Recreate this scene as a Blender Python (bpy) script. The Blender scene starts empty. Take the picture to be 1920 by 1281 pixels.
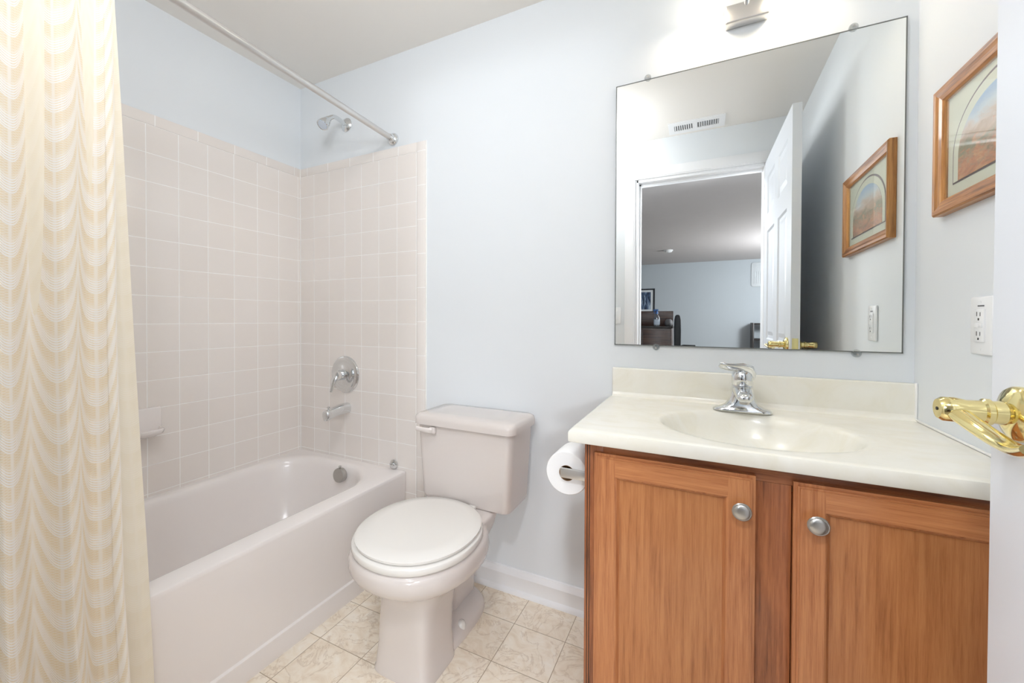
import bpy, bmesh, math, random
from mathutils import Vector, Matrix
random.seed(7)
PI = math.pi
SC = bpy.context.scene
COL = SC.collection

# ------------------------------------------------------------------ camera
F_PX, CX, CY = 768.5, 935.0, 606.7            # focal length and principal point for the 1920x1281 frame
YAW, PITCH, ROLL = 0.4632, 0.0110, 0.0034
F0 = Vector((-math.sin(YAW), math.cos(YAW), 0)); R0 = Vector((math.cos(YAW), math.sin(YAW), 0)); U0 = Vector((0, 0, 1))
FW = F0*math.cos(PITCH) - U0*math.sin(PITCH)
UP = U0*math.cos(PITCH) + F0*math.sin(PITCH)
RT = R0*math.cos(ROLL) + UP*math.sin(ROLL)
UP = UP*math.cos(ROLL) - R0*math.sin(ROLL)
cam_d = bpy.data.cameras.new('camera'); cam = bpy.data.objects.new('camera', cam_d); COL.objects.link(cam)
cam_d.sensor_fit = 'HORIZONTAL'; cam_d.sensor_width = 36.0
cam_d.lens = F_PX/1920*36.0
cam_d.shift_x = (960-CX)/1920; cam_d.shift_y = (CY-640.5)/1920
cam_d.clip_start = 0.01; cam_d.clip_end = 100
M = Matrix.Identity(4)
for i in range(3):
    M[i][0] = RT[i]; M[i][1] = UP[i]; M[i][2] = -FW[i]
M[0][3], M[1][3], M[2][3] = 1.927, -1.490, 1.093
cam.matrix_world = M
SC.camera = cam

# ------------------------------------------------------------------ world, lights, exposure
W = bpy.data.worlds.new('world'); SC.world = W; W.use_nodes = True
W.node_tree.nodes['Background'].inputs[0].default_value = (0.8, 0.85, 0.95, 1)
W.node_tree.nodes['Background'].inputs[1].default_value = 0.3
SC.view_settings.view_transform = 'Standard'
SC.view_settings.look = 'None'
SC.view_settings.exposure = 0.0
SC.view_settings.gamma = 1.0
SC.view_settings.use_curve_mapping = False
SC.cycles.max_bounces = 14
SC.cycles.diffuse_bounces = 8
SC.cycles.sample_clamp_indirect = 6.0

def lamp(name, kind, loc, power, col=(1, 1, 1), radius=0.1, aim=None, size=None):
    d = bpy.data.lights.new(name, kind); o = bpy.data.objects.new(name, d); COL.objects.link(o)
    o.location = loc; d.energy = power; d.color = col
    if kind == 'AREA':
        d.shape = 'DISK'; d.size = size
    else:
        d.shadow_soft_size = radius
    if aim is not None:
        o.rotation_euler = (Vector(aim)-Vector(loc)).to_track_quat('-Z', 'Y').to_euler()
    return o

lamp('bathroom_fill', 'POINT', (1.27, -1.08, 2.13), 12.2, (0.965, 0.99, 1.035), 0.10)  # added fill out of view, standing in for flash bounced off the ceiling
lamp('vanity_bulb', 'POINT', (1.925, -0.075, 2.072), 0.85, (1.0, 0.96, 0.90), 0.025)
lamp('vanity_bulb', 'POINT', (2.145, -0.075, 2.072), 0.85, (1.0, 0.96, 0.90), 0.025)
lamp('hall_fill', 'AREA', (2.75, -2.30, 1.75), 17.0, (0.93, 0.975, 1.03), aim=(1.35, -0.55, 1.05), size=0.5)  # added fill through the doorway, placed outside the mirror's view
lamp('hall_fill', 'AREA', (1.05, -2.45, 1.75), 18.5, (0.93, 0.975, 1.03), aim=(2.1, -0.4, 1.05), size=0.5)  # second added fill, unseen, for the vanity and right wall
lamp('hall_top_fill', 'AREA', (1.88, -1.93, 2.285), 15.0, (0.94, 0.98, 1.04), aim=(1.75, -1.0, 0.0), size=0.2)  # added fill hidden above the door head, brightens floor and low walls
lamp('den_fill', 'POINT', (3.75, -5.7, 1.7), 225.0, (0.92, 0.955, 1.0), 0.25)  # added unseen source that brightens the den

# ------------------------------------------------------------------ materials
def lin(c):
    c = c/255.0
    return c/12.92 if c <= 0.04045 else ((c+0.055)/1.055)**2.4
def rgb(r, g, b): return (lin(r), lin(g), lin(b), 1.0)

class NT:
    """small wrapper for building node trees"""
    def __init__(s, name):
        s.m = bpy.data.materials.new(name); s.m.use_nodes = True
        s.t = s.m.node_tree; s.b = s.t.nodes['Principled BSDF']; s.out = s.t.nodes['Material Output']
    def n(s, typ, **kw):
        nd = s.t.nodes.new(typ)
        for k, v in kw.items(): setattr(nd, k, v)
        return nd
    def l(s, a, b): s.t.links.new(a, b)
    def put(s, sock, v):
        if isinstance(v, bpy.types.NodeSocket): s.l(v, sock)
        else: sock.default_value = v
    def math(s, op, a, b=0.0, c=0.0, clamp=False):
        nd = s.n('ShaderNodeMath', operation=op, use_clamp=clamp)
        s.put(nd.inputs[0], a); s.put(nd.inputs[1], b); s.put(nd.inputs[2], c)
        return nd.outputs[0]
    def mix(s, f, a, b):
        nd = s.n('ShaderNodeMix', data_type='RGBA')
        s.put(nd.inputs[0], f); s.put(nd.inputs[6], a); s.put(nd.inputs[7], b)
        return nd.outputs[2]
    def coord(s, which='Object'): return s.n('ShaderNodeTexCoord').outputs[which]
    def xyz(s, v):
        nd = s.n('ShaderNodeSeparateXYZ'); s.l(v, nd.inputs[0]); return nd.outputs
    def mapping(s, v, scale=(1, 1, 1), loc=(0, 0, 0), rot=(0, 0, 0)):
        nd = s.n('ShaderNodeMapping'); s.l(v, nd.inputs[0])
        nd.inputs['Scale'].default_value = scale; nd.inputs['Location'].default_value = loc; nd.inputs['Rotation'].default_value = rot
        return nd.outputs[0]
    def noise(s, v, scale, detail=3, rough=0.5, dist=0.0):
        nd = s.n('ShaderNodeTexNoise'); s.l(v, nd.inputs['Vector'])
        nd.inputs['Scale'].default_value = scale; nd.inputs['Detail'].default_value = detail
        nd.inputs['Roughness'].default_value = rough; nd.inputs['Distortion'].default_value = dist
        return nd.outputs['Fac']
    def ramp(s, f, stops):
        nd = s.n('ShaderNodeValToRGB'); s.put(nd.inputs[0], f); e = nd.color_ramp.elements
        while len(e) < len(stops): e.new(0.5)
        for i, (p, c) in enumerate(stops): e[i].position = p; e[i].color = c
        return nd.outputs[0]
    def bump(s, h, strength=0.2, dist=0.002):
        nd = s.n('ShaderNodeBump'); s.l(h, nd.inputs['Height'])
        nd.inputs['Strength'].default_value = strength; nd.inputs['Distance'].default_value = dist
        s.l(nd.outputs[0], s.b.inputs['Normal'])
    def base(s, col, rough=0.5, metal=0.0, spec=0.5, coat=0.0):
        s.put(s.b.inputs['Base Color'], col); s.put(s.b.inputs['Roughness'], rough)
        s.b.inputs['Metallic'].default_value = metal; s.b.inputs['Specular IOR Level'].default_value = spec
        s.b.inputs['Coat Weight'].default_value = coat; s.b.inputs['Coat Roughness'].default_value = 0.08
        return s

def plain(name, c, rough=0.5, metal=0.0, spec=0.5, coat=0.0, var=0.03, vscale=9.0, bump=0.0, bscale=300.0):
    t = NT(name); co = t.coord()
    c2 = tuple(max(0.0, x*(1-var*2)) for x in c[:3])+(1,)
    t.base(t.mix(t.noise(co, vscale, 3), c, c2), rough, metal, spec, coat)
    if bump: t.bump(t.noise(co, bscale, 2), bump, 0.001)
    return t.m

MAT = {}
MAT['wall'] = plain('wall_paint', rgb(226, 230, 233), 0.62, spec=0.3, var=0.006, vscale=2.5, bump=0.04, bscale=420)
MAT['ceiling'] = plain('ceiling_paint', rgb(238, 235, 230), 0.8, spec=0.2, var=0.008, vscale=2.5, bump=0.05, bscale=300)
MAT['trim'] = plain('white_trim_paint', rgb(238, 239, 241), 0.35, spec=0.5, var=0.004)
MAT['door'] = plain('door_paint', rgb(221, 225, 231), 0.38, spec=0.5, var=0.004, bump=0.05, bscale=180)
MAT['porcelain'] = plain('porcelain', rgb(211, 203, 198), 0.10, spec=0.5, coat=0.35, var=0.004)
MAT['seat'] = plain('toilet_seat_plastic', rgb(227, 224, 219), 0.18, spec=0.5, coat=0.2, var=0.003)
MAT['tub'] = plain('bathtub_enamel', rgb(237, 231, 228), 0.2, spec=0.5, coat=0.15, var=0.004)
MAT['cultured'] = None
MAT['chrome'] = plain('chrome', rgb(225, 227, 228), 0.06, metal=1.0, var=0.0)
MAT['satin_rod'] = plain('rod_metal', rgb(214, 212, 210), 0.28, metal=0.9, var=0.01)
MAT['nickel'] = plain('brushed_nickel', rgb(190, 188, 184), 0.30, metal=1.0, var=0.02, vscale=60)
MAT['brass'] = plain('polished_brass', rgb(238, 222, 160), 0.10, metal=1.0, var=0.01)
MAT['caulk'] = plain('white_caulk', rgb(242, 241, 238), 0.4, var=0.004)
MAT['paper'] = plain('toilet_paper', rgb(244, 244, 244), 0.9, spec=0.1, var=0.01, bump=0.15, bscale=220)
MAT['card'] = plain('cardboard', rgb(150, 120, 92), 0.9, spec=0.1)
MAT['outlet'] = plain('outlet_plastic', rgb(240, 241, 242), 0.3, var=0.002)
MAT['dark'] = plain('dark_slot', rgb(40, 38, 36), 0.6)
MAT['gray_mark'] = plain('gray_print', rgb(110, 110, 112), 0.6)
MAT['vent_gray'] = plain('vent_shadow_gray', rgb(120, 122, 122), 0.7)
MAT['mat_board'] = plain('mat_board', rgb(226, 226, 212), 0.85, spec=0.2, var=0.01)
MAT['mat_line'] = plain('mat_bevel_line', rgb(128, 112, 116), 0.8)
MAT['den_wall'] = plain('den_wall_paint', rgb(186, 193, 198), 0.75, spec=0.2, var=0.01)
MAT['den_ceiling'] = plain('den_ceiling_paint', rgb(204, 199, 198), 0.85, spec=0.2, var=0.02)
MAT['carpet'] = plain('den_carpet', rgb(150, 142, 132), 0.95, spec=0.1, var=0.1, vscale=60, bump=0.4, bscale=300)
MAT['black_wood'] = plain('dark_stained_wood', rgb(44, 38, 36), 0.4, var=0.1, vscale=20)
MAT['brown_wood'] = None
MAT['black_plastic'] = plain('black_vinyl', rgb(34, 36, 40), 0.45, var=0.05)
MAT['picture_black'] = plain('black_picture_frame', rgb(26, 28, 34), 0.35)
MAT['white_paper'] = plain('white_mat_paper', rgb(222, 226, 228), 0.8)
MAT['blue_plastic'] = plain('blue_spray_plastic', rgb(60, 110, 175), 0.35)
MAT['label_white'] = plain('bottle_label', rgb(205, 215, 228), 0.5)
MAT['grille'] = plain('pale_grille_plastic', rgb(205, 210, 213), 0.5)

def make_glass(name, col, rough=0.03, alpha=0.2):
    t = NT(name)
    tr = t.n('ShaderNodeBsdfTransparent'); gl = t.n('ShaderNodeBsdfGlossy')
    tr.inputs[0].default_value = col; gl.inputs['Roughness'].default_value = rough
    gl.inputs[0].default_value = (1, 1, 1, 1)
    fr = t.n('ShaderNodeFresnel'); fr.inputs[0].default_value = 1.45
    gm = t.n('ShaderNodeNewGeometry')
    f = t.math('MULTIPLY', t.math('ADD', fr.outputs[0], alpha*0.2, clamp=True), t.math('SUBTRACT', 1.0, gm.outputs['Backfacing']))
    mx = t.n('ShaderNodeMixShader'); t.l(f, mx.inputs[0]); t.l(tr.outputs[0], mx.inputs[1]); t.l(gl.outputs[0], mx.inputs[2])
    t.l(mx.outputs[0], t.out.inputs[0])
    return t.m
MAT['glass'] = make_glass('picture_glass', (0.97, 0.98, 0.97, 1))
MAT['clear'] = make_glass('clear_plastic', (0.80, 0.81, 0.81, 1), 0.08, 0.6)
MAT['bottle'] = make_glass('clear_blue_plastic', (0.62, 0.78, 0.92, 1), 0.05, 0.8)

t = NT('mirror_silver')
t.base((0.90, 0.915, 0.90, 1), 0.0, metal=1.0)
MAT['mirror'] = t.m
MAT['mirror_edge'] = plain('mirror_glass_edge', rgb(118, 121, 119), 0.3, metal=0.2)

t = NT('frosted_lit_shade')
t.base(rgb(255, 246, 228), 0.5)
t.b.inputs['Emission Color'].default_value = (1.0, 0.93, 0.80, 1); t.b.inputs['Emission Strength'].default_value = 3.2
MAT['shade'] = t.m

def grid_mask(t, u, v, ou, ov, pu, pv, g):
    """1 inside the joints of a rectangular grid"""
    def ax(x, o, p):
        f = t.math('FRACT', t.math('DIVIDE', t.math('SUBTRACT', x, o), p))
        d = t.math('MULTIPLY', t.math('MINIMUM', f, t.math('SUBTRACT', 1.0, f)), p)
        return d
    d = ax(u, ou, pu) if pv is None else t.math('MINIMUM', ax(u, ou, pu), ax(v, ov, pv))
    mr = t.n('ShaderNodeMapRange', interpolation_type='SMOOTHSTEP'); t.l(d, mr.inputs[0])
    mr.inputs[1].default_value = g*0.35; mr.inputs[2].default_value = g; mr.inputs[3].default_value = 1.0; mr.inputs[4].default_value = 0.0
    return mr.outputs[0]

TILE = rgb(234, 228, 223); GROUT = rgb(250, 249, 247)
def tile_mat(name, axis, ou, ov, pu, pv):
    t = NT(name); c = t.coord(); X = t.xyz(c)
    u = X[axis]; v = X[2]
    m = grid_mask(t, u, v, ou, ov, pu, pv, 0.0019)
    # every tile a slightly different tone
    iu = t.math('FLOOR', t.math('DIVIDE', t.math('SUBTRACT', u, ou), pu))
    iv = t.math('FLOOR', t.math('DIVIDE', t.math('SUBTRACT', v, ov), pv or 1.0))
    cmb = t.n('ShaderNodeCombineXYZ'); t.l(iu, cmb.inputs[0]); t.l(iv, cmb.inputs[1])
    wn = t.n('ShaderNodeTexWhiteNoise', noise_dimensions='2D'); t.l(cmb.outputs[0], wn.inputs['Vector'])
    tone = t.mix(wn.outputs['Value'], TILE, rgb(232, 225, 219))
    t.base(t.mix(m, tone, GROUT), t.math('ADD', t.math('MULTIPLY', m, 0.5), 0.16), spec=0.5)
    h = t.math('SUBTRACT', 1.0, m)
    t.bump(t.math('ADD', h, t.math('MULTIPLY', wn.outputs['Value'], 0.0)), 0.35, 0.0012)
    return t.m
ZROW = 1.729; XCOLB = 0.1122; YCOLL = -0.0231; PT = 0.110
MAT['tile_back'] = tile_mat('wall_tile_back', 0, XCOLB, ZROW, PT, PT)
MAT['tile_left'] = tile_mat('wall_tile_left', 1, YCOLL, ZROW, PT, PT)
MAT['bull_back'] = tile_mat('bullnose_back', 0, 0.062, 1.0, 0.152, None)
MAT['bull_left'] = tile_mat('bullnose_left', 1, -0.045, 1.0, 0.152, None)
def bull_vert():
    t = NT('bullnose_vertical'); X = t.xyz(t.coord())
    m = grid_mask(t, X[2], X[2], 1.688, 0, 0.152, None, 0.0019)
    t.base(t.mix(m, TILE, GROUT), 0.16)
    t.bump(t.math('SUBTRACT', 1.0, m), 0.35, 0.0012)
    return t.m
MAT['bull_vert'] = bull_vert()

def floor_mat():
    t = NT('marble_vinyl_floor'); c = t.coord(); X = t.xyz(c)
    m = grid_mask(t, X[0], X[1], 0.7635, -0.1585, 0.1885, 0.1795, 0.0016)
    iu = t.math('FLOOR', t.math('DIVIDE', t.math('SUBTRACT', X[0], 0.7635), 0.1885))
    iv = t.math('FLOOR', t.math('DIVIDE', t.math('SUBTRACT', X[1], -0.1585), 0.1795))
    cmb = t.n('ShaderNodeCombineXYZ'); t.l(iu, cmb.inputs[0]); t.l(iv, cmb.inputs[1])
    wn = t.n('ShaderNodeTexWhiteNoise', noise_dimensions='2D'); t.l(cmb.outputs[0], wn.inputs['Vector'])
    off = t.n('ShaderNodeVectorMath', operation='MULTIPLY'); t.l(wn.outputs['Color'], off.inputs[0]); off.inputs[1].default_value = (7, 7, 7)
    ad = t.n('ShaderNodeVectorMath', operation='ADD'); t.l(c, ad.inputs[0]); t.l(off.outputs[0], ad.inputs[1])
    p = ad.outputs[0]
    n1 = t.noise(p, 12, 7, 0.66, 1.4); n2 = t.noise(p, 9, 6, 0.62, 1.3)
    base = t.ramp(n1, [(0.30, rgb(230, 214, 192)), (0.50, rgb(243, 232, 215)), (0.72, rgb(250, 244, 233))])
    vein = t.math('ABSOLUTE', t.math('SUBTRACT', n2, 0.5))
    vm = t.n('ShaderNodeMapRange'); t.l(vein, vm.inputs[0]); vm.inputs[1].default_value = 0.0; vm.inputs[2].default_value = 0.028; vm.inputs[3].default_value = 0.42; vm.inputs[4].default_value = 0.0
    col = t.mix(vm.outputs[0], base, rgb(184, 160, 132))
    col = t.mix(t.math('MULTIPLY', wn.outputs['Value'], 0.18), col, rgb(220, 202, 176))
    t.base(t.mix(m, col, rgb(168, 148, 124)), 0.32, spec=0.4)
    t.bump(t.math('SUBTRACT', 1.0, m), 0.25, 0.001)
    return t.m
MAT['floor'] = floor_mat()

def cultured():
    t = NT('cultured_marble'); c = t.coord()
    n = t.noise(t.mapping(c, (1, 1.6, 1), rot=(0, 0, 0.5)), 7, 5, 0.6, 1.6)
    col = t.ramp(n, [(0.32, rgb(233, 229, 214)), (0.5, rgb(237, 234, 223)), (0.7, rgb(239, 237, 228))])
    t.base(col, 0.26, spec=0.45, coat=0.12)
    return t.m
MAT['cultured'] = cultured()

def oak(name, light, mid, dark, grain_axis='z', seed=0.0, coat=0.25, scale=1.0):
    """oak with the grain running along one axis"""
    t = NT(name); c = t.coord()
    a, b = 3.2*scale, 95.0*scale
    sc = {'z': (b*0.45, b*0.45, a*0.5), 'x': (a*0.5, b*0.45, b*0.45), 'y': (b*0.45, a*0.5, b*0.45)}[grain_axis]
    sc2 = {'z': (9, 9, 1.2), 'x': (1.2, 9, 9), 'y': (9, 1.2, 9)}[grain_axis]
    n1 = t.noise(t.mapping(c, tuple(s*1.0 for s in sc), (seed, seed*1.7, seed*0.6)), 3.0, 4, 0.6, 0.25)
    n2 = t.noise(t.mapping(c, tuple(s*scale for s in sc2), (seed*2, seed, seed*3)), 1.6, 4, 0.55, 1.2)
    n3 = t.noise(t.mapping(c, tuple(s*3.2 for s in sc), (seed, 3, seed)), 4.0, 3, 0.7)
    f = t.math('ADD', t.math('MULTIPLY', n1, 0.46), t.math('ADD', t.math('MULTIPLY', n2, 0.30), t.math('MULTIPLY', n3, 0.24)))
    col = t.ramp(f, [(0.385, dark), (0.49, mid), (0.60, light)])
    t.base(col, 0.34, spec=0.45, coat=coat)
    t.bump(n3, 0.10, 0.0008)
    return t.m
DL, DM, DD = rgb(200, 136, 88), rgb(184, 119, 74), rgb(156, 92, 54)
FL, FM_, FD = rgb(176, 110, 68), rgb(152, 91, 54), rgb(112, 63, 36)
MAT['oak_door_v'] = oak('oak_door_vertical', DL, DM, DD, 'z', 0.3)
MAT['oak_door_h'] = oak('oak_door_horizontal', DL, DM, DD, 'x', 1.3)
MAT['oak_panel'] = oak('oak_panel', rgb(196, 134, 84), rgb(182, 119, 72), rgb(158, 98, 57), 'z', 2.1)
MAT['oak_frame_v'] = oak('oak_frame_vertical', FL, FM_, FD, 'z', 4.3)
MAT['oak_frame_h'] = oak('oak_frame_horizontal', FL, FM_, FD, 'x', 5.3)
MAT['oak_pic_v'] = oak('oak_picture_vertical', rgb(206, 152, 90), rgb(178, 122, 65), rgb(122, 78, 38), 'z', 6.1, scale=0.8)
MAT['oak_pic_h'] = oak('oak_picture_horizontal', rgb(200, 144, 84), rgb(172, 114, 60), rgb(120, 75, 36), 'y', 7.7, scale=0.8)
MAT['brown_wood'] = oak('dark_brown_wood', rgb(104, 76, 62), rgb(78, 56, 48), rgb(48, 36, 34), 'x', 3.3, scale=0.5)

def lace_mat(name, white, ground, strength=1.0):
    t = NT(name); uv = t.xyz(t.coord('UV'))
    u, v = uv[0], uv[1]
    cu = t.math('SUBTRACT', t.math('FRACT', t.math('DIVIDE', u, 0.092)), 0.5)
    c2 = t.math('MULTIPLY', cu, cu)
    c4 = t.math('MULTIPLY', c2, c2)
    lift = t.math('ADD', t.math('MULTIPLY', c2, 3.6), t.math('MULTIPLY', c4, 12.0))
    ph = t.math('SUBTRACT', t.math('DIVIDE', v, 0.0635), lift)
    p = t.math('FRACT', ph)
    # swag threads: white curved lines in the lower part of each repeat, fading upward
    ln = t.math('ABSOLUTE', t.math('SUBTRACT', t.math('FRACT', t.math('MULTIPLY', p, 12.0)), 0.5))
    line = t.n('ShaderNodeMapRange', interpolation_type='SMOOTHSTEP'); t.l(ln, line.inputs[0])
    line.inputs[1].default_value = 0.10; line.inputs[2].default_value = 0.32
    band = t.n('ShaderNodeMapRange', interpolation_type='SMOOTHSTEP'); t.l(p, band.inputs[0])
    band.inputs[1].default_value = 0.78; band.inputs[2].default_value = 0.42
    up = t.n('ShaderNodeMapRange', interpolation_type='SMOOTHSTEP'); t.l(p, up.inputs[0])
    up.inputs[1].default_value = 0.0; up.inputs[2].default_value = 0.10
    sw = t.math('MULTIPLY', t.math('MULTIPLY', band.outputs[0], up.outputs[0]), t.math('ADD', t.math('MULTIPLY', line.outputs[0], 0.88), 0.12))
    # fine net ground
    d1 = t.math('ABSOLUTE', t.math('SUBTRACT', t.math('FRACT', t.math('ADD', t.math('DIVIDE', v, 0.0052), t.math('DIVIDE', u, 0.016))), 0.5))
    d2 = t.math('ABSOLUTE', t.math('SUBTRACT', t.math('FRACT', t.math('SUBTRACT', t.math('DIVIDE', v, 0.0052), t.math('DIVIDE', u, 0.016))), 0.5))
    net = t.n('ShaderNodeMapRange', interpolation_type='SMOOTHSTEP'); t.l(t.math('MINIMUM', d1, d2), net.inputs[0])
    net.inputs[1].default_value = 0.04; net.inputs[2].default_value = 0.14; net.inputs[3].default_value = 0.55; net.inputs[4].default_value = 0.0
    # stripe down the middle of each swag, smooth cloth at the cusps
    st = t.n('ShaderNodeMapRange', interpolation_type='SMOOTHSTEP'); t.l(t.math('ABSOLUTE', cu), st.inputs[0])
    st.inputs[1].default_value = 0.055; st.inputs[2].default_value = 0.02; st.inputs[3].default_value = 0.0; st.inputs[4].default_value = 0.6
    cs = t.n('ShaderNodeMapRange', interpolation_type='SMOOTHSTEP'); t.l(t.math('ABSOLUTE', cu), cs.inputs[0])
    cs.inputs[1].default_value = 0.43; cs.inputs[2].default_value = 0.495; cs.inputs[3].default_value = 0.0; cs.inputs[4].default_value = 0.55
    f = t.math('MAXIMUM', t.math('MAXIMUM', sw, net.outputs[0]), t.math('MAXIMUM', st.outputs[0], cs.outputs[0]))
    f = t.math('MULTIPLY', f, strength, clamp=True)
    col = t.mix(f, ground, white)
    t.base(col, 0.8, spec=0.2)
    t.bump(f, 0.25, 0.001)
    tl = t.n('ShaderNodeBsdfTranslucent'); t.l(col, tl.inputs[0])
    mx = t.n('ShaderNodeMixShader'); mx.inputs[0].default_value = 0.25
    t.l(t.b.outputs[0], mx.inputs[1]); t.l(tl.outputs[0], mx.inputs[2]); t.l(mx.outputs[0], t.out.inputs[0])
    return t.m
MAT['lace'] = lace_mat('lace_curtain', rgb(255, 254, 253), rgb(242, 228, 202))
MAT['lace_back'] = lace_mat('lace_curtain_back', rgb(252, 247, 236), rgb(246, 238, 220), 0.5)

def landscape(name):
    """a soft autumn park scene, sky above, trees and path below"""
    t = NT(name); c = t.coord('UV'); X = t.xyz(c)
    v = X[1]
    n1 = t.noise(t.mapping(c, (5, 6, 1)), 1.0, 5, 0.6, 0.6); n2 = t.noise(t.mapping(c, (12, 14, 1), (3, 1, 0)), 1.0, 5, 0.65, 0.8)
    vv = t.math('ADD', v, t.math('MULTIPLY', t.math('SUBTRACT', n1, 0.5), 0.42))
    col = t.ramp(vv, [(0.05, rgb(176, 140, 118)), (0.20, rgb(190, 158, 132)), (0.33, rgb(150, 146, 122)), (0.44, rgb(196, 170, 150)),
                      (0.52, rgb(214, 196, 186)), (0.64, rgb(206, 214, 222)), (0.85, rgb(168, 190, 218))])
    tree = t.n('ShaderNodeMapRange', interpolation_type='SMOOTHSTEP'); t.l(t.math('ADD', n2, t.math('MULTIPLY', t.math('SUBTRACT', 0.42, v), 0.55)), tree.inputs[0])
    tree.inputs[1].default_value = 0.53; tree.inputs[2].default_value = 0.66; tree.inputs[3].default_value = 0.0; tree.inputs[4].default_value = 0.75
    tc = t.ramp(n1, [(0.35, rgb(120, 130, 110)), (0.5, rgb(206, 140, 110)), (0.62, rgb(222, 180, 140))])
    t.base(t.mix(tree.outputs[0], col, tc), 0.7)
    return t.m
MAT['print'] = landscape('autumn_print')
def abstract(name):
    t = NT(name); c = t.coord('UV')
    n = t.noise(t.mapping(c, (6, 1.3, 1), rot=(0, 0, 0.35)), 1.3, 4, 0.6, 1.0)
    t.base(t.ramp(n, [(0.36, rgb(30, 40, 58)), (0.5, rgb(74, 96, 128)), (0.66, rgb(176, 192, 208))]), 0.6)
    return t.m
MAT['blue_art'] = abstract('blue_art_print')

# ------------------------------------------------------------------ mesh helpers
class MB:
    def __init__(s): s.bm = bmesh.new(); s.uvs = False
    def box(s, x0, x1, y0, y1, z0, z1, bevel=0.0, seg=2):
        vs = [s.bm.verts.new((x, y, z)) for x in (x0, x1) for y in (y0, y1) for z in (z0, z1)]
        fs = [(0, 1, 3, 2), (4, 6, 7, 5), (0, 4, 5, 1), (2, 3, 7, 6), (0, 2, 6, 4), (1, 5, 7, 3)]
        faces = [s.bm.faces.new([vs[i] for i in f]) for f in fs]
        bmesh.ops.recalc_face_normals(s.bm, faces=faces)
        if bevel:
            es = list({e for f in faces for e in f.edges})
            bmesh.ops.bevel(s.bm, geom=es, offset=bevel, segments=seg, affect='EDGES', profile=0.5)
        return s
    def loft(s, rings, cap0=True, cap1=True, closed=True):
        R = [[s.bm.verts.new(p) for p in r] for r in rings]
        n = len(R[0])
        for a, b in zip(R, R[1:]):
            for i in range(n if closed else n-1):
                j = (i+1) % n
                s.bm.faces.new((a[i], a[j], b[j], b[i]))
        if closed and cap0: s.bm.faces.new(R[0][::-1])
        if closed and cap1: s.bm.faces.new(R[-1])
        return s
    def frame_axes(s, d):
        d = Vector(d).normalized(); a = Vector((0, 0, 1)) if abs(d.z) < 0.9 else Vector((1, 0, 0))
        u = d.cross(a).normalized(); return d, u, d.cross(u).normalized()
    def lathe(s, origin, axis, profile, n=32, cap=True):
        """profile: list of (distance along the axis, radius)"""
        o = Vector(origin); d, u, w = s.frame_axes(axis)
        rings = [[o+d*t+(u*math.cos(2*PI*i/n)+w*math.sin(2*PI*i/n))*max(r, 1e-4) for i in range(n)] for t, r in profile]
        return s.loft(rings, cap, cap)
    def tube(s, pts, rad, n=16, flat=(1.0, 1.0), up=None):
        P = [Vector(p) for p in pts]; m = len(P)
        if not isinstance(rad, (list, tuple)): rad = [rad]*m
        rings = []; prev = None
        for i in range(m):
            d = (P[min(i+1, m-1)]-P[max(i-1, 0)]).normalized()
            if prev is None:
                a = Vector(up) if up else (Vector((0, 0, 1)) if abs(d.z) < 0.9 else Vector((1, 0, 0)))
                u = d.cross(a).normalized()
            else:
                u = (prev-d*prev.dot(d)).normalized()
            w = d.cross(u).normalized(); prev = u
            rings.append([P[i]+(u*math.cos(2*PI*k/n)*flat[0]+w*math.sin(2*PI*k/n)*flat[1])*rad[i] for k in range(n)])
        return s.loft(rings)
    def prism(s, poly, axis, a, b, bevel=0.0):
        """extrude a 2D polygon along 'x', 'y' or 'z' from a to b"""
        def P(p, t):
            return {'x': (t, p[0], p[1]), 'y': (p[0], t, p[1]), 'z': (p[0], p[1], t)}[axis]
        nf = len(s.bm.faces)
        s.loft([[P(p, a) for p in poly], [P(p, b) for p in poly]])
        if bevel:
            s.bm.faces.ensure_lookup_table()
            fs = s.bm.faces[nf:]
            bmesh.ops.recalc_face_normals(s.bm, faces=fs)
            es = list({e for f in fs for e in f.edges})
            bmesh.ops.bevel(s.bm, geom=es, offset=bevel, segments=2, affect='EDGES', profile=0.5)
        return s
    def build(s, name, mat, parent=None, smooth=True, angle=40, xf=None, recalc=True):
        if recalc: bmesh.ops.recalc_face_normals(s.bm, faces=s.bm.faces[:])
        if xf is not None: bmesh.ops.transform(s.bm, matrix=xf, verts=s.bm.verts[:])
        off = Vector((0, 0, 0)); p = parent
        while p is not None:
            off += p.location; p = p.parent
        if off.length: bmesh.ops.translate(s.bm, vec=-off, verts=s.bm.verts[:])
        me = bpy.data.meshes.new(name); s.bm.to_mesh(me); s.bm.free()
        for m in (mat if isinstance(mat, list) else [mat]): me.materials.append(m)
        if smooth:
            me.shade_smooth()
            try: me.set_sharp_from_angle(angle=math.radians(angle))
            except Exception: pass
        o = bpy.data.objects.new(name, me); COL.objects.link(o)
        if parent is not None: o.parent = parent
        return o

def tag(o, label=None, cat=None, group=None, kind=None):
    if label: o['label'] = label
    if cat: o['category'] = cat
    if group: o['group'] = group
    if kind: o['kind'] = kind
    return o
def thing(name, loc, label, cat, group=None, kind=None):
    o = bpy.data.objects.new(name, None); COL.objects.link(o); o.location = loc
    o.empty_display_size = 0.1
    return tag(o, label, cat, group, kind)
def struct(o, label, cat): return tag(o, label, cat, None, 'structure')
def lerp(a, b, t): return a+(b-a)*t

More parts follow.
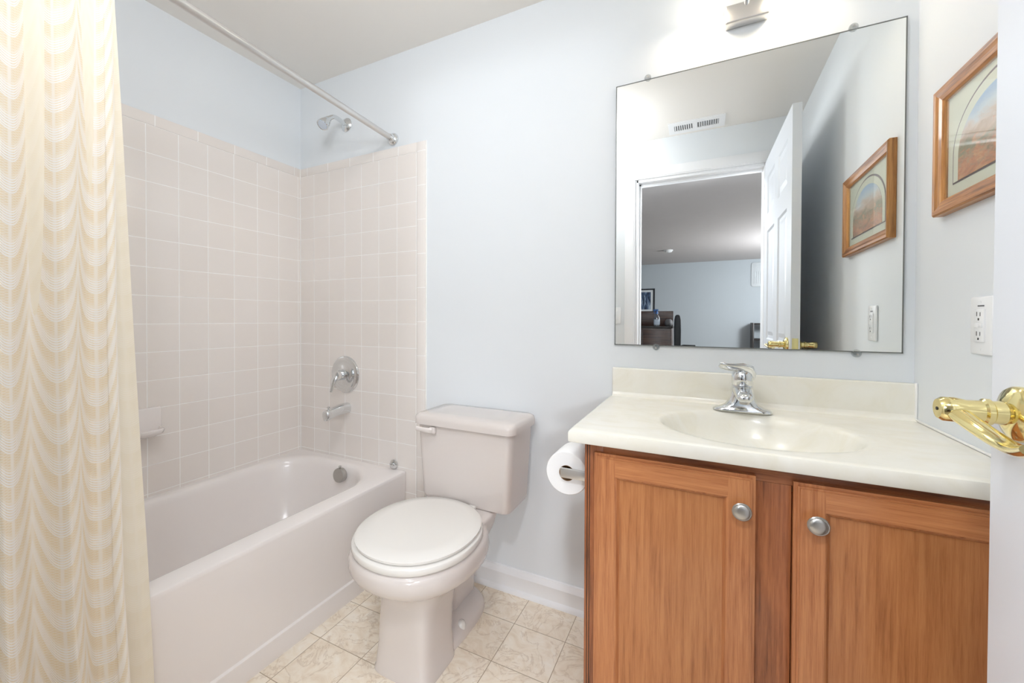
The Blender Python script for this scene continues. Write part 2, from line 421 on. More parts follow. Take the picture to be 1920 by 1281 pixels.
# ------------------------------------------------------------------ room shell
XR, ZC, YF = 2.437, 2.312, -1.490              # right wall, ceiling, door wall
WT = 0.12
OX0, OX1, OZ = 1.508, 2.258, 2.045             # door opening
struct(MB().box(-0.12, XR+0.12, YF-WT, 0.12, -0.06, 0.0).build('floor', MAT['floor'], smooth=False), 'beige marbled vinyl floor with a square tile pattern', 'floor')
struct(MB().box(-0.12, XR+0.12, YF-WT, 0.12, ZC, ZC+0.08).build('ceiling', MAT['ceiling'], smooth=False), 'plain warm white bathroom ceiling', 'ceiling')
struct(MB().box(-0.12, XR+0.12, 0.0, 0.12, 0.0, ZC).build('wall_back', MAT['wall'], smooth=False), 'pale blue white wall behind the toilet and mirror', 'wall')
struct(MB().box(-0.12, 0.0, YF-WT, 0.0, 0.0, ZC).build('wall_left', MAT['wall'], smooth=False), 'pale blue white wall along the bathtub', 'wall')
struct(MB().box(XR, XR+0.12, YF-WT, 0.0, 0.0, ZC).build('wall_right', MAT['wall'], smooth=False), 'off white wall with the framed landscape on it', 'wall')
m = MB()
m.box(0.0, OX0, YF-WT, YF, 0.0, ZC); m.box(OX1, XR, YF-WT, YF, 0.0, ZC); m.box(OX0, OX1, YF-WT, YF, OZ, ZC)
struct(m.build('wall_front', MAT['wall'], smooth=False), 'off white wall with the doorway, seen in the mirror', 'wall')

# tiled tub surround
TT, TZ = 0.008, 1.883
struct(MB().box(0.0, 0.775, -TT, 0.0, 0.0, 1.839).build('wall_tile_back', MAT['tile_back'], smooth=False), 'square pinkish white tiles behind the shower fittings', 'wall tile')
struct(MB().box(0.0, TT, YF, -TT, 0.3, 1.839).build('wall_tile_left', MAT['tile_left'], smooth=False), 'square pinkish white tiles along the tub wall', 'wall tile')
struct(MB().box(TT, 0.775, -TT-0.001, 0.0, 1.839, TZ, 0.004).build('trim_1', MAT['bull_back']), 'row of bullnose tiles capping the shower end wall', 'tile trim')
struct(MB().box(0.0, TT+0.001, YF, -TT-0.001, 1.839, TZ, 0.004).build('trim_2', MAT['bull_left']), 'row of bullnose tiles capping the long tub wall', 'tile trim')
struct(MB().box(0.775, 0.8215, -TT-0.001, 0.0, 0.0, TZ, 0.004).build('trim_3', MAT['bull_vert']), 'upright column of bullnose tiles beside the toilet tank', 'tile trim')
m = MB(); m.box(0.8215, 0.8265, -0.006, 0.0, 0.0, TZ+0.002, 0.002)
struct(m.build('trim_4', MAT['caulk']), 'thin white caulk line at the tile edge', 'caulk line')
m = MB(); m.box(TT, TT+0.003, -TT-0.003, -TT, 0.39, TZ); 
struct(m.build('trim_5', MAT['caulk'], smooth=False), 'white grout line in the corner of the tiled walls', 'caulk line')

# baseboards
def baseboard(name, axis, a, b, sign, at, label):
    prof = [(0, 0), (0.022, 0), (0.022, 0.006), (0.019, 0.014), (0.0125, 0.020), (0.0125, 0.066), (0.0145, 0.070), (0.0135, 0.076), (0.0085, 0.084), (0.0065, 0.093), (0, 0.095)]
    poly = [(at+sign*p[0], p[1]) for p in prof]
    return struct(MB().prism(poly, axis, a, b).build(name, MAT['trim'], angle=30), label, 'baseboard')
baseboard('baseboard_back', 'x', 0.827, 1.666, -1, 0.0, 'white moulded baseboard between toilet and vanity')
baseboard('baseboard_right', 'y', -0.50, YF, -1, XR, 'white baseboard along the right wall behind the door')
baseboard('baseboard_front', 'x', 0.72, 1.436, 1, YF, 'white baseboard left of the doorway')

# door casing and jamb
def casing():
    m = MB()
    y0, y1 = YF, YF+0.016
    m.box(OX0-0.075, OX0-0.006, y0, y1, 0.0, OZ+0.006, 0.004); m.box(OX0-0.064, OX0-0.014, y1-0.002, y1+0.004, 0.0, OZ+0.012, 0.002)
    m.box(OX1+0.006, OX1+0.075, y0, y1, 0.0, OZ+0.006, 0.004)
    m.box(OX0-0.075, OX1+0.075, y0, y1, OZ+0.006, OZ+0.075, 0.004); m.box(OX0-0.064, OX1+0.064, y1-0.002, y1+0.004, OZ+0.014, OZ+0.064, 0.002)
    return m
struct(casing().build('trim_6', MAT['trim']), 'white moulded casing around the bathroom doorway', 'door casing')
m = MB()
m.box(OX0-0.006, OX0+0.012, YF-WT-0.004, YF+0.004, 0.0, OZ+0.006, 0.001); m.box(OX1-0.006, OX1+0.010, YF-WT-0.004, YF+0.004, 0.0, OZ+0.006, 0.001)
m.box(OX0, OX1, YF-WT-0.004, YF+0.004, OZ-0.012, OZ+0.006, 0.001)
m.box(OX0+0.012, OX0+0.024, YF-0.075, YF-0.040, 0.0, OZ-0.012, 0.001); m.box(OX0, OX1, YF-0.075, YF-0.040, OZ-0.024, OZ-0.012, 0.001)
struct(m.build('trim_7', MAT['trim']), 'white door jamb with its stop strip', 'door jamb')

# ------------------------------------------------------------------ six panel door, swung open
def panel_face(m, w, h, panels, y, sgn, mat_idx=0):
    """flat face of size w x h in the plane y with moulded panels; sgn is the outward y direction"""
    xs = sorted({0, w, *[p[0] for p in panels], *[p[1] for p in panels]}); zs = sorted({0, h, *[p[2] for p in panels], *[p[3] for p in panels]})
    V = {}
    def v(x, z, d=0.0):
        k = (round(x, 5), round(z, 5), round(d, 5))
        if k not in V: V[k] = m.bm.verts.new((x, y-sgn*d, z))
        return V[k]
    for i in range(len(xs)-1):
        for j in range(len(zs)-1):
            x0, x1, z0, z1 = xs[i], xs[i+1], zs[j], zs[j+1]
            if any(p[0]-1e-6 <= x0 and x1 <= p[1]+1e-6 and p[2]-1e-6 <= z0 and z1 <= p[3]+1e-6 for p in panels): continue
            m.bm.faces.new((v(x0, z0), v(x1, z0), v(x1, z1), v(x0, z1)))
    for (x0, x1, z0, z1) in panels:
        st = [(0, 0), (0.008, 0.007), (0.020, 0.008), (0.024, 0.008), (0.045, 0.002)]
        prev = [(x0, z0), (x1, z0), (x1, z1), (x0, z1)]; pd = 0
        # split edges on the outer ring follow the grid
        ring_prev = [v(a, b, 0) for a, b in prev]
        for ins, d in st[1:]:
            ring = [v(x0+ins, z0+ins, d), v(x1-ins, z0+ins, d), v(x1-ins, z1-ins, d), v(x0+ins, z1-ins, d)]
            for k in range(4):
                m.bm.faces.new((ring_prev[k], ring_prev[(k+1) % 4], ring[(k+1) % 4], ring[k]))
            ring_prev = ring
        m.bm.faces.new(ring_prev)
DW, DH, DT = 0.772, 2.030, 0.035
cols = [(0.105, 0.335), (0.437, 0.667)]; rows = [(0.20, 0.80), (0.97, 1.60), (1.70, 1.92)]
panels = [(a, b, c, d) for a, b in cols for c, d in rows]
m = MB()
panel_face(m, DW, DH, panels, 0.0, -1); panel_face(m, DW, DH, panels, DT, 1)
for (x0, z0, x1, z1) in ((0, 0, DW, 0), (0, DH, DW, DH), (0, 0, 0, DH), (DW, 0, DW, DH)):
    vs = [m.bm.verts.new(p) for p in ((x0, 0, z0), (x1, 0, z1), (x1, DT, z1), (x0, DT, z0))]
    m.bm.faces.new(vs)
bmesh.ops.remove_doubles(m.bm, verts=m.bm.verts[:], dist=1e-5)
# local x runs from hinge to free edge; local -y is the face that looks at the tub
hx, hy = 2.2545, YF+0.006
ang = math.atan2(-0.714-hy, 2.2700-hx)
XF = Matrix.Translation((hx, hy, 0.012)) @ Matrix.Rotation(ang, 4, 'Z')
def door_pt(x, y, z): return (XF @ Vector((x, y, z)))
door = m.build('door_1', MAT['door'], smooth=False, xf=XF @ Matrix.Translation((0, -DT, 0)))
struct(door, 'white six panel bathroom door standing open at the right', 'door')
# which side is the tub side after mirroring: y_local > 0 -> left of the door
def lever(side):
    s = side; y0 = 0.0 if s > 0 else -DT
    px, pz = DW-0.062, 0.969
    def P(dx, dy, dz): return door_pt(px+dx, y0+s*dy, pz+dz)
    ax = (P(0, 1, 0)-P(0, 0, 0))
    h = MB().lathe(P(0, 0, 0), ax, [(0.0005, 0.033), (0.006, 0.033), (0.010, 0.030), (0.013, 0.022), (0.016, 0.016)], 40).build('door_handle', MAT['brass'], door)
    h['label'] = 'polished brass lever handle with round rose'
    m = MB()
    m.lathe(P(0, 0.014, 0), ax, [(0, 0.0145), (0.012, 0.0135), (0.014, 0.0160), (0.019, 0.0160), (0.021, 0.0135), (0.034, 0.0130), (0.044, 0.0155), (0.056, 0.0150), (0.060, 0.012)], 32)
    pts, rad = [], []
    for k in range(15):
        t_ = k/14
        pts.append(P(-0.150*t_, 0.060-0.012*math.sin(t_*PI), -0.020*math.sin(t_*PI*0.9)-0.004*t_)); rad.append(lerp(0.0135, 0.0100, t_))
    m.tube(pts, rad, 18, (0.95, 0.62))
    m.build('lever', MAT['brass'], h)
    MB().lathe(P(0, 0.0735, 0), ax, [(0, 0.0022), (0.0012, 0.0022)], 12).build('privacy_pin', MAT['dark'], h)
lever(1); lever(-1)
m = MB()
for z in (0.25, 1.02, 1.80):
    m2 = MB(); c = door_pt(-0.002, -DT-0.004, z)
    m2.lathe(c, (0, 0, 1), [(0, 0.006), (0.088, 0.006)], 14); m2.build('hinge', MAT['brass'], door)
MB().box(DW-0.001, DW+0.0015, -DT+0.006, -0.006, 0.94, 1.00).build('latch_plate', MAT['brass'], door, smooth=False, xf=XF)

# ------------------------------------------------------------------ ceiling vent above the doorway
v = thing('ceiling_vent', (1.877, -1.371, ZC), 'white louvred air register set in the ceiling near the door wall', 'air vent')
m = MB()
X0, X1, Y0, Y1 = 1.718, 2.036, -1.451, -1.291
ix0, ix1, iy0, iy1 = X0+0.034, X1-0.034, Y0+0.042, Y1-0.042
for b in ((X0, ix0, Y0, Y1), (ix1, X1, Y0, Y1), (ix0, ix1, Y0, iy0), (ix0, ix1, iy1, Y1), (1.862, 1.884, iy0, iy1)):
    m.box(b[0], b[1], b[2], b[3], ZC-0.006, ZC)
m.build('vent_frame', MAT['trim'], v, smooth=False)
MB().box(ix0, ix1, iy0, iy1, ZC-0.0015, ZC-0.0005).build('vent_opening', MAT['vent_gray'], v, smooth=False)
for k in range(20):
    x = lerp(ix0+0.006, ix1-0.006, k/19)
    if 1.860 < x < 1.886: continue
    s = -1 if x < 1.87 else 1
    MB().prism([(x-0.001+s*0.0025, ZC-0.0015), (x+0.001+s*0.0025, ZC-0.0015), (x+0.001-s*0.0025, ZC-0.0065), (x-0.001-s*0.0025, ZC-0.0065)], 'y', iy0, iy1).build('louvre', MAT['trim'], v, smooth=False)

# ------------------------------------------------------------------ bathtub
tub = thing('bathtub', (0.355, -0.75, 0), 'white alcove bathtub with a plain apron front', 'bathtub')
def rrect(x0, x1, y0, y1, r, z, n=14):
    pts = []
    for cx_, cy_, a0 in ((x1-r, y1-r, 0), (x0+r, y1-r, PI/2), (x0+r, y0+r, PI), (x1-r, y0+r, 1.5*PI)):
        for k in range(n+1):
            a = a0+PI/2*k/n; pts.append((cx_+r*math.cos(a), cy_+r*math.sin(a), z))
    return pts
TX0, TX1, TY0, TY1, TH = TT+0.0005, 0.706, YF+0.001, -TT-0.0015, 0.397
rings = []
def oring(dx, z, r=0.006): return rrect(TX0, TX1-dx, TY0, TY1, r, z)
rings += [oring(-0.003, 0.0), oring(-0.003, 0.060), oring(-0.0015, 0.067), oring(0.0055, 0.072), oring(0.0065, 0.08)]
rings += [oring(0.002, 0.30), oring(0.0005, 0.383), oring(0.0012, 0.389), oring(0.004, 0.3945), oring(0.010, TH, 0.012)]
ix0, ix1, iy0, iy1 = 0.040, 0.622, -1.40, -0.062
def iring(g, z, gy=None, r=0.20): 
    gy = g if gy is None else gy
    return rrect(ix0+g, ix1-g, iy0+gy*2.2, iy1-gy, r, z)
rings += [rrect(TX0+0.02, TX1-0.075, TY0+0.05, TY1-0.036, 0.17, TH-0.0005), iring(-0.006, TH-0.001, r=0.205), iring(0.003, TH-0.005), iring(0.010, TH-0.014), iring(0.016, TH-0.035),
          iring(0.032, 0.26), iring(0.052, 0.16), iring(0.075, 0.105, r=0.19), iring(0.115, 0.082, r=0.16), iring(0.18, 0.076, r=0.10)]
m = MB().loft(rings, True, True)
for v_ in m.bm.verts:                              # the apron tapers a little toward the door
    if v_.co.x > 0.55: v_.co.x += 0.012*(1+v_.co.y/0.75)*min(1.0, (v_.co.x-0.55)/0.08)
m.build('tub_body', MAT['tub'], tub, angle=32)
ov = MB().lathe((0.398, -0.083, 0.352), (0.0, -1, 0.10), [(-0.004, 0.024), (0.006, 0.033), (0.024, 0.034), (0.029, 0.032), (0.030, 0.004)], 36).build('overflow_plate', MAT['nickel'], tub)
ov['label'] = 'round satin metal overflow plate'
MB().lathe((0.398, -0.100, 0.385), (0, 0, 1), [(0, 0.004), (0.006, 0.0045), (0.009, 0.007), (0.012, 0.006)], 14).build('trip_lever', MAT['nickel'], ov)

st = thing('drain_stopper', (0.650, -0.016, TH), 'small round chrome drain stopper leaning on the tile at the tub corner', 'drain stopper')
dx_ = Vector((0.10, -1, 0.10)).normalized()
MB().lathe(Vector((0.650, -0.0135, TH+0.022)), dx_, [(0, 0.0205), (0.004, 0.0212), (0.007, 0.0195), (0.009, 0.014), (0.010, 0.012)], 32).build('stopper_disc', MAT['chrome'], st)
MB().lathe(Vector((0.650, -0.0135, TH+0.022))+dx_*0.010, dx_, [(0, 0.007), (0.006, 0.0085), (0.011, 0.0075), (0.013, 0.003)], 20).build('stopper_knob', MAT['chrome'], st)

# ------------------------------------------------------------------ shower fittings
VX = 0.337
sh = thing('shower', (VX, -TT*0, 2.052), 'small chrome shower head on a bent arm above the tiles', 'shower head')
fl = MB().lathe((VX, -0.0005, 2.052), (0, -1, 0), [(0, 0.034), (0.003, 0.034), (0.010, 0.028), (0.014, 0.016), (0.016, 0.011)], 36).build('flange', MAT['chrome'], sh)
pts = [(VX, -0.010, 2.052), (VX, -0.045, 2.058), (VX, -0.065, 2.060), (VX, -0.082, 2.057), (VX, -0.096, 2.048), (VX, -0.112, 2.034)]
MB().tube(pts, 0.0105, 18).build('shower_arm', MAT['chrome'], sh)
hd = Vector((0, -0.62, -0.78)).normalized(); ho = Vector((VX, -0.108, 2.038))
MB().lathe(ho, hd, [(0, 0.0125), (0.006, 0.0150), (0.014, 0.0150), (0.018, 0.0180), (0.055, 0.0275), (0.060, 0.0275), (0.062, 0.0255), (0.060, 0.022)], 36).build('spray_head', MAT['chrome'], sh)
MB().lathe(ho+hd*0.059, hd, [(0, 0.0225), (0.003, 0.021), (0.004, 0.010)], 28).build('spray_face', MAT['label_white'], sh)

vl = thing('shower_valve', (VX, -TT, 0.815), 'round chrome shower valve with a single drooping lever', 'shower valve')
MB().lathe((VX, -TT+0.0002, 0.815), (0, -1, 0), [(0, 0.092), (0.004, 0.092), (0.010, 0.088), (0.014, 0.074), (0.012, 0.066), (0.013, 0.045), (0.018, 0.034)], 56).build('escutcheon', MAT['chrome'], vl)
m = MB(); m.lathe((VX, -TT-0.014, 0.815), (0, -1, 0), [(0, 0.027), (0.020, 0.025), (0.040, 0.0245), (0.050, 0.022), (0.055, 0.012), (0.056, 0.004)], 32)
m.build('hub', MAT['chrome'], vl)
pts = [(VX, -0.048, 0.822), (VX, -0.066, 0.815), (VX-0.002, -0.078, 0.798), (VX-0.004, -0.084, 0.778), (VX-0.006, -0.087, 0.758), (VX-0.008, -0.092, 0.738)]
MB().tube(pts, [0.018, 0.020, 0.017, 0.013, 0.010, 0.0075], 18, (1.0, 0.62)).build('lever', MAT['chrome'], vl)

sp = thing('tub_spout', (0.347, -TT, 0.648), 'chrome bathtub spout with a diverter knob under the shower valve', 'tub spout')
def sring(y, zc, w, hh):
    return [(0.347+w*math.copysign(abs(math.cos(a))**0.7, math.cos(a)), y, zc+hh*math.copysign(abs(math.sin(a))**0.7, math.sin(a))) for a in [2*PI*k/24 for k in range(24)]]
MB().loft([sring(-TT+0.0003, 0.650, 0.027, 0.026), sring(-0.040, 0.650, 0.026, 0.025), sring(-0.080, 0.646, 0.0235, 0.022), sring(-0.115, 0.640, 0.0215, 0.0235), sring(-0.134, 0.635, 0.0205, 0.0245), sring(-0.141, 0.634, 0.0185, 0.023), sring(-0.143, 0.634, 0.014, 0.018)]).build('spout_body', MAT['chrome'], sp, angle=50)
m = MB(); m.lathe((0.347, -0.122, 0.660), (0, 0, 1), [(0, 0.0035), (0.008, 0.0035), (0.010, 0.007), (0.014, 0.0075), (0.016, 0.005)], 18)
m.build('diverter_knob', MAT['chrome'], sp)

sd = thing('soap_dish', (TT, -0.695, 0.69), 'white ceramic soap dish on the long tiled wall beside the curtain', 'soap dish')
MB().box(TT-0.001, TT+0.012, -0.755, -0.640, 0.640, 0.745, 0.006, 3).build('back_plate', MAT['tub'], sd)
def dish(o, zl, zu):
    return [(TT+0.008, -0.748+o*0.3, zl), (TT+0.058-o, -0.744+o, zl), (TT+0.073-o, -0.728+o, zl), (TT+0.073-o, -0.667-o, zl), (TT+0.058-o, -0.651-o, zl), (TT+0.008, -0.647-o*0.3, zl)]
MB().loft([dish(0.018, 0.640, 0), dish(0.004, 0.650, 0), dish(0.0, 0.664, 0), dish(0.002, 0.669, 0), dish(0.008, 0.668, 0), dish(0.013, 0.660, 0), dish(0.020, 0.656, 0)]).build('tray', MAT['tub'], sd, angle=50)

# ------------------------------------------------------------------ curtain rod and lace curtain
RA = Vector((0.635, -0.0005, 1.923)); RB = Vector((0.692, YF+0.0005, 1.947))
rod = thing('shower_curtain_rod', RA, 'long metal shower curtain rod running over the tub edge', 'curtain rod')
dr = (RB-RA).normalized()
MB().lathe(RA+dr*0.006, dr, [(0, 0.0125), ((RB-RA).length-0.012, 0.0125)], 24).build('pole', MAT['satin_rod'], rod)
for P, d in ((RA, Vector((0, -1, 0))), (RB, Vector((0, 1, 0)))):
    MB().lathe(P, d, [(0, 0.029), (0.004, 0.029), (0.012, 0.025), (0.016, 0.019), (0.030, 0.0165), (0.031, 0.0155)], 32).build('end_flange', MAT['chrome'], rod)

cur = thing('shower_curtain', (0.72, -1.22, 0.06), 'cream lace shower curtain with a white swag pattern, bunched at the left', 'shower curtain')
def edge(zs, ys, z):
    for (z0, y0), (z1, y1) in zip(zip(zs, ys), list(zip(zs, ys))[1:]):
        if z <= z0 and z >= z1: return lerp(y0, y1, (z0-z)/(z0-z1))
    return ys[0] if z > zs[0] else ys[-1]
EZ = [1.93, 1.849, 1.59, 1.368, 1.039, 0.725, 0.501, 0.273, 0.0]
EY1 = [-1.020, -1.020, -1.025, -1.030, -1.039, -1.043, -1.046, -1.042, -1.036]
EY2 = [-1.012, -1.011, -1.004, -1.000, -0.994, -0.987, -0.981, -0.977, -0.972]
ZTOP, ZBOT = 1.925, 0.055
def lace_sheet(name, mat, yl, yr, xb, folds, amp, phase, cloth, parent, nu=260, nv=90, u0=0.0, edge_curl=0.0):
    m = MB(); bm = m.bm; uvl = bm.loops.layers.uv.new('UVMap')
    grid = []; UVs = []
    # unfolded length at mid height gives the cloth coordinate
    for j in range(nv+1):
        z = lerp(ZTOP, ZBOT, j/nv); f = (1.85-z)/1.85
        row = []; uvr = []
        a, b = yl(z), yr(z); acc = 0.0; prev = None
        for i in range(nu+1):
            s = i/nu
            ph = 2*PI*(folds*s+phase)+0.5*math.sin(3.1*s+0.4*f)
            sway = 0.006*math.sin(5*s+3.0*f)
            x = xb(z)+amp(z)*(math.sin(ph)+0.25*math.sin(2*ph+1.0))+sway
            if edge_curl and s > 0.93: x -= edge_curl*((s-0.93)/0.07)**2
            y = lerp(a, b, s)+0.35*amp(z)*math.cos(ph)*(1 if 0.04 < s < 0.96 else 0.0)*min(1, s*12, (1-s)*12)
            p = Vector((x, y, z)); row.append(bm.verts.new(p)); uvr.append(s)
        grid.append(row); UVs.append(uvr)
    jm = nv//2; L = [0.0]
    for i in range(nu): L.append(L[-1]+(grid[jm][i+1].co-grid[jm][i].co).length)
    for j in range(nv):
        for i in range(nu):
            fc = bm.faces.new((grid[j][i], grid[j][i+1], grid[j+1][i+1], grid[j+1][i]))
            for lp, (jj, ii) in zip(fc.loops, ((j, i), (j, i+1), (j+1, i+1), (j+1, i))):
                lp[uvl].uv = (L[ii]+u0, grid[jj][ii].co.z)
    return m.build(name, mat, parent, angle=80)
lace_sheet('lace_panel', MAT['lace'], lambda z: -1.475, lambda z: edge(EZ, EY1, z), lambda z: 0.668+0.118*max(0, (1.85-z))/1.85,
           5.0, lambda z: 0.013+0.008*max(0, 1.85-z), 0.18, 0.0, cur, u0=0.02, edge_curl=0.016)
lc = lace_sheet('curtain_back_fold', MAT['lace_back'], lambda z: -1.20, lambda z: edge(EZ, EY2, z), lambda z: 0.652+0.084*max(0, (1.85-z))/1.85,
           2.6, lambda z: 0.004+0.0015*max(0, 1.85-z), 0.35, 0.0, cur, nu=90, u0=0.03)
lc['label'] = 'plain cream back fold of the curtain'

# ------------------------------------------------------------------ toilet
TXC = 1.120
wc = thing('toilet', (TXC, -0.33, 0), 'white two piece toilet with its lid closed, between tub and vanity', 'toilet')
def egg(xc, yb, yf, w, z, n=48, e=2.15, wide=0.42, skew=0.0):
    """egg-shaped ring: back at yb, front at yf, half-width w, widest part at a fraction from the back"""
    ym = yb+(yf-yb)*wide; pts = []
    for k in range(n):
        a = 2*PI*k/n; c, s_ = math.cos(a), math.sin(a)
        x = xc+w*math.copysign(abs(c)**(2/e), c)
        L_ = (ym-yf) if s_ < 0 else (yb-ym)
        y = ym+L_*math.copysign(abs(s_)**(2/e), s_)
        pts.append((x-skew*(y+0.38), y, z))
    return pts
# bowl with pedestal: one lofted body
SK = 0.02
PX = TXC-0.016                                     # the pedestal sits a little left of the bowl's middle
rings = [
    egg(PX+0.006, -0.350, -0.537, 0.106, 0.000, e=5.5, wide=0.5), egg(PX+0.006, -0.350, -0.537, 0.106, 0.008, e=5.5, wide=0.5),
    egg(PX+0.006, -0.350, -0.534, 0.103, 0.014, e=5.5, wide=0.5),
    egg(PX+0.007, -0.352, -0.530, 0.097, 0.090, e=5.0, wide=0.5), egg(PX+0.008, -0.345, -0.528, 0.095, 0.170, e=5.0, wide=0.5),
    egg(PX+0.010, -0.320, -0.528, 0.097, 0.225, e=4.2, wide=0.5), egg(PX+0.012, -0.260, -0.534, 0.110, 0.262, e=3.2, wide=0.5),
    egg(TXC-0.002, -0.215, -0.572, 0.144, 0.290, e=2.6, wide=0.48, skew=SK), egg(TXC-0.006, -0.195, -0.612, 0.183, 0.309, e=2.3, wide=0.48, skew=SK),
    egg(TXC-0.006, -0.185, -0.638, 0.204, 0.330, e=2.2, wide=0.48, skew=SK), egg(TXC-0.006, -0.185, -0.649, 0.209, 0.350, e=2.2, wide=0.48, skew=SK),
    egg(TXC-0.006, -0.188, -0.650, 0.206, 0.376, e=2.2, wide=0.48, skew=SK), egg(TXC-0.006, -0.190, -0.645, 0.200, 0.388, e=2.2, wide=0.48, skew=SK), egg(TXC-0.004, -0.20, -0.632, 0.184, 0.393, e=2.2, wide=0.48, skew=SK)]
MB().loft(rings).build('bowl', MAT['porcelain'], wc, angle=60)
# rear deck under the tank, sloping down into the trapway
def deck(z, xw, y0, y1, r=0.02): return rrect(TXC-xw, TXC+xw, y0, y1, r, z, 6)
MB().loft([deck(0.0, 0.024, -0.27, -0.110, 0.025), deck(0.12, 0.026, -0.28, -0.110, 0.025), deck(0.20, 0.048, -0.29, -0.120, 0.03), deck(0.28, 0.098, -0.31, -0.140, 0.03), deck(0.36, 0.138, -0.34, -0.165, 0.02), deck(0.394, 0.147, -0.34, -0.168, 0.016), deck(0.402, 0.142, -0.335, -0.172, 0.014), deck(0.4065, 0.12, -0.222, -0.176, 0.014)]).build('rear_deck', MAT['porcelain'], wc, angle=50)
MB().loft([egg(TXC-0.006, -0.085, -0.470, 0.093, 0.0, e=2.8, wide=0.42), egg(TXC-0.006, -0.087, -0.466, 0.092, 0.020, e=2.8, wide=0.42), egg(TXC-0.006, -0.094, -0.455, 0.085, 0.032, e=2.7, wide=0.42), egg(TXC-0.006, -0.11, -0.43, 0.062, 0.055, e=2.5, wide=0.42)]).build('foot', MAT['porcelain'], wc, angle=50)
for sx in (-1, 1):
    MB().lathe((TXC-0.006+sx*0.071, -0.290, 0.026), (0, 0, 1), [(0, 0.017), (0.012, 0.017), (0.020, 0.014), (0.026, 0.006)], 20).build('bolt_cap', MAT['seat'], wc)
SY0, SY1 = -0.222, -0.640
def sl(y0, y1, w, z): return egg(TXC-0.004, y0, y1, w+0.004, z, e=2.12, wide=0.5, skew=SK)
MB().loft([sl(SY0, SY1, 0.192, 0.3945), sl(SY0+0.002, SY1-0.003, 0.195, 0.400), sl(SY0+0.002, SY1-0.003, 0.195, 0.4125), sl(SY0+0.001, SY1-0.001, 0.193, 0.4155)]).build('seat', MAT['seat'], wc, angle=60)
MB().loft([sl(SY0, SY1+0.012, 0.182, 0.4200), sl(SY0+0.002, SY1+0.007, 0.187, 0.4215), sl(SY0+0.002, SY1+0.006, 0.188, 0.428), sl(SY0-0.004, SY1+0.014, 0.181, 0.432), sl(SY0-0.03, SY1+0.06, 0.140, 0.434)]).build('seat_lid', MAT['seat'], wc, angle=60)
for sx in (-1, 1):
    MB().box(TXC+sx*0.065-0.015, TXC+sx*0.065+0.015, -0.228, -0.203, 0.400, 0.419, 0.006, 3).build('seat_hinge', MAT['seat'], wc)
# tank
KX = 1.143
def tring(w, yb, yf, z, r=0.028): return rrect(KX-w, KX+w, yf, yb, r, z, 8)
MB().loft([tring(0.165, -0.040, -0.195, 0.405), tring(0.182, -0.030, -0.208, 0.409), tring(0.187, -0.026, -0.213, 0.425), tring(0.200, -0.018, -0.224, 0.688), tring(0.200, -0.018, -0.224, 0.694)]).build('tank', MAT['porcelain'], wc, angle=50)
MB().loft([tring(0.205, -0.012, -0.230, 0.690, 0.032), tring(0.2125, -0.008, -0.238, 0.6935, 0.036), tring(0.2135, -0.007, -0.239, 0.712, 0.036), tring(0.2105, -0.010, -0.236, 0.724, 0.034), tring(0.200, -0.020, -0.226, 0.731, 0.030), tring(0.15, -0.05, -0.19, 0.7335, 0.03)]).build('tank_lid', MAT['porcelain'], wc, angle=60)
fh = MB().box(1.010, 1.036, -0.238, -0.222, 0.662, 0.688, 0.005, 3).build('flush_handle', MAT['porcelain'], wc)
MB().tube([(1.022, -0.236, 0.674), (1.008, -0.244, 0.676), (0.990, -0.250, 0.679), (0.966, -0.254, 0.682)], [0.011, 0.010, 0.0085, 0.0095], 14, (0.55, 1.0)).build('handle_arm', MAT['porcelain'], fh)

# ------------------------------------------------------------------ vanity cabinet
CX0, CX1, CYF, CZT = 1.667, XR-0.001, -0.490, 0.795
vc = thing('vanity_cabinet', (2.05, -0.25, 0), 'oak two door vanity cabinet under the cream sink top', 'cabinet')
m = MB(); m.box(CX0+0.004, CX0+0.018, CYF+0.018, -0.002, 0.0, CZT); m.box(CX1-0.014, CX1, CYF+0.018, -0.002, 0.0, CZT)
m.box(CX0+0.018, CX1-0.014, -0.014, -0.002, 0.0, CZT); m.box(CX0+0.018, CX1-0.014, CYF+0.018, -0.014, 0.095, 0.110); m.box(CX0+0.018, CX1-0.014, CYF+0.075, CYF+0.090, 0.0, 0.095)
m.build('carcass', MAT['oak_frame_v'], vc, smooth=False)
MB().box(CX0, CX0+0.045, CYF, CYF+0.019, 0.095, CZT, 0.0012).build('face_frame_stile', MAT['oak_frame_v'], vc)
MB().box(2.026, 2.089, CYF, CYF+0.019, 0.140, 0.759, 0.0012).build('face_frame_stile', MAT['oak_frame_v'], vc)
MB().box(2.400, CX1, CYF, CYF+0.019, 0.095, CZT, 0.0012).build('face_frame_stile', MAT['oak_frame_v'], vc)
MB().box(CX0+0.045, 2.400, CYF, CYF+0.019, 0.759, CZT, 0.0012).build('face_frame_rail', MAT['oak_frame_h'], vc)
MB().box(CX0+0.045, 2.400, CYF, CYF+0.019, 0.095, 0.140, 0.0012).build('face_frame_rail', MAT['oak_frame_h'], vc)
for k, x in enumerate((CX0+0.006, CX0+0.0115)):      # dark grooves of the filler strip
    MB().box(x, x+0.0016, CYF-0.0006, CYF, 0.10, CZT-0.001).build('filler_groove', MAT['black_wood'], vc, smooth=False)
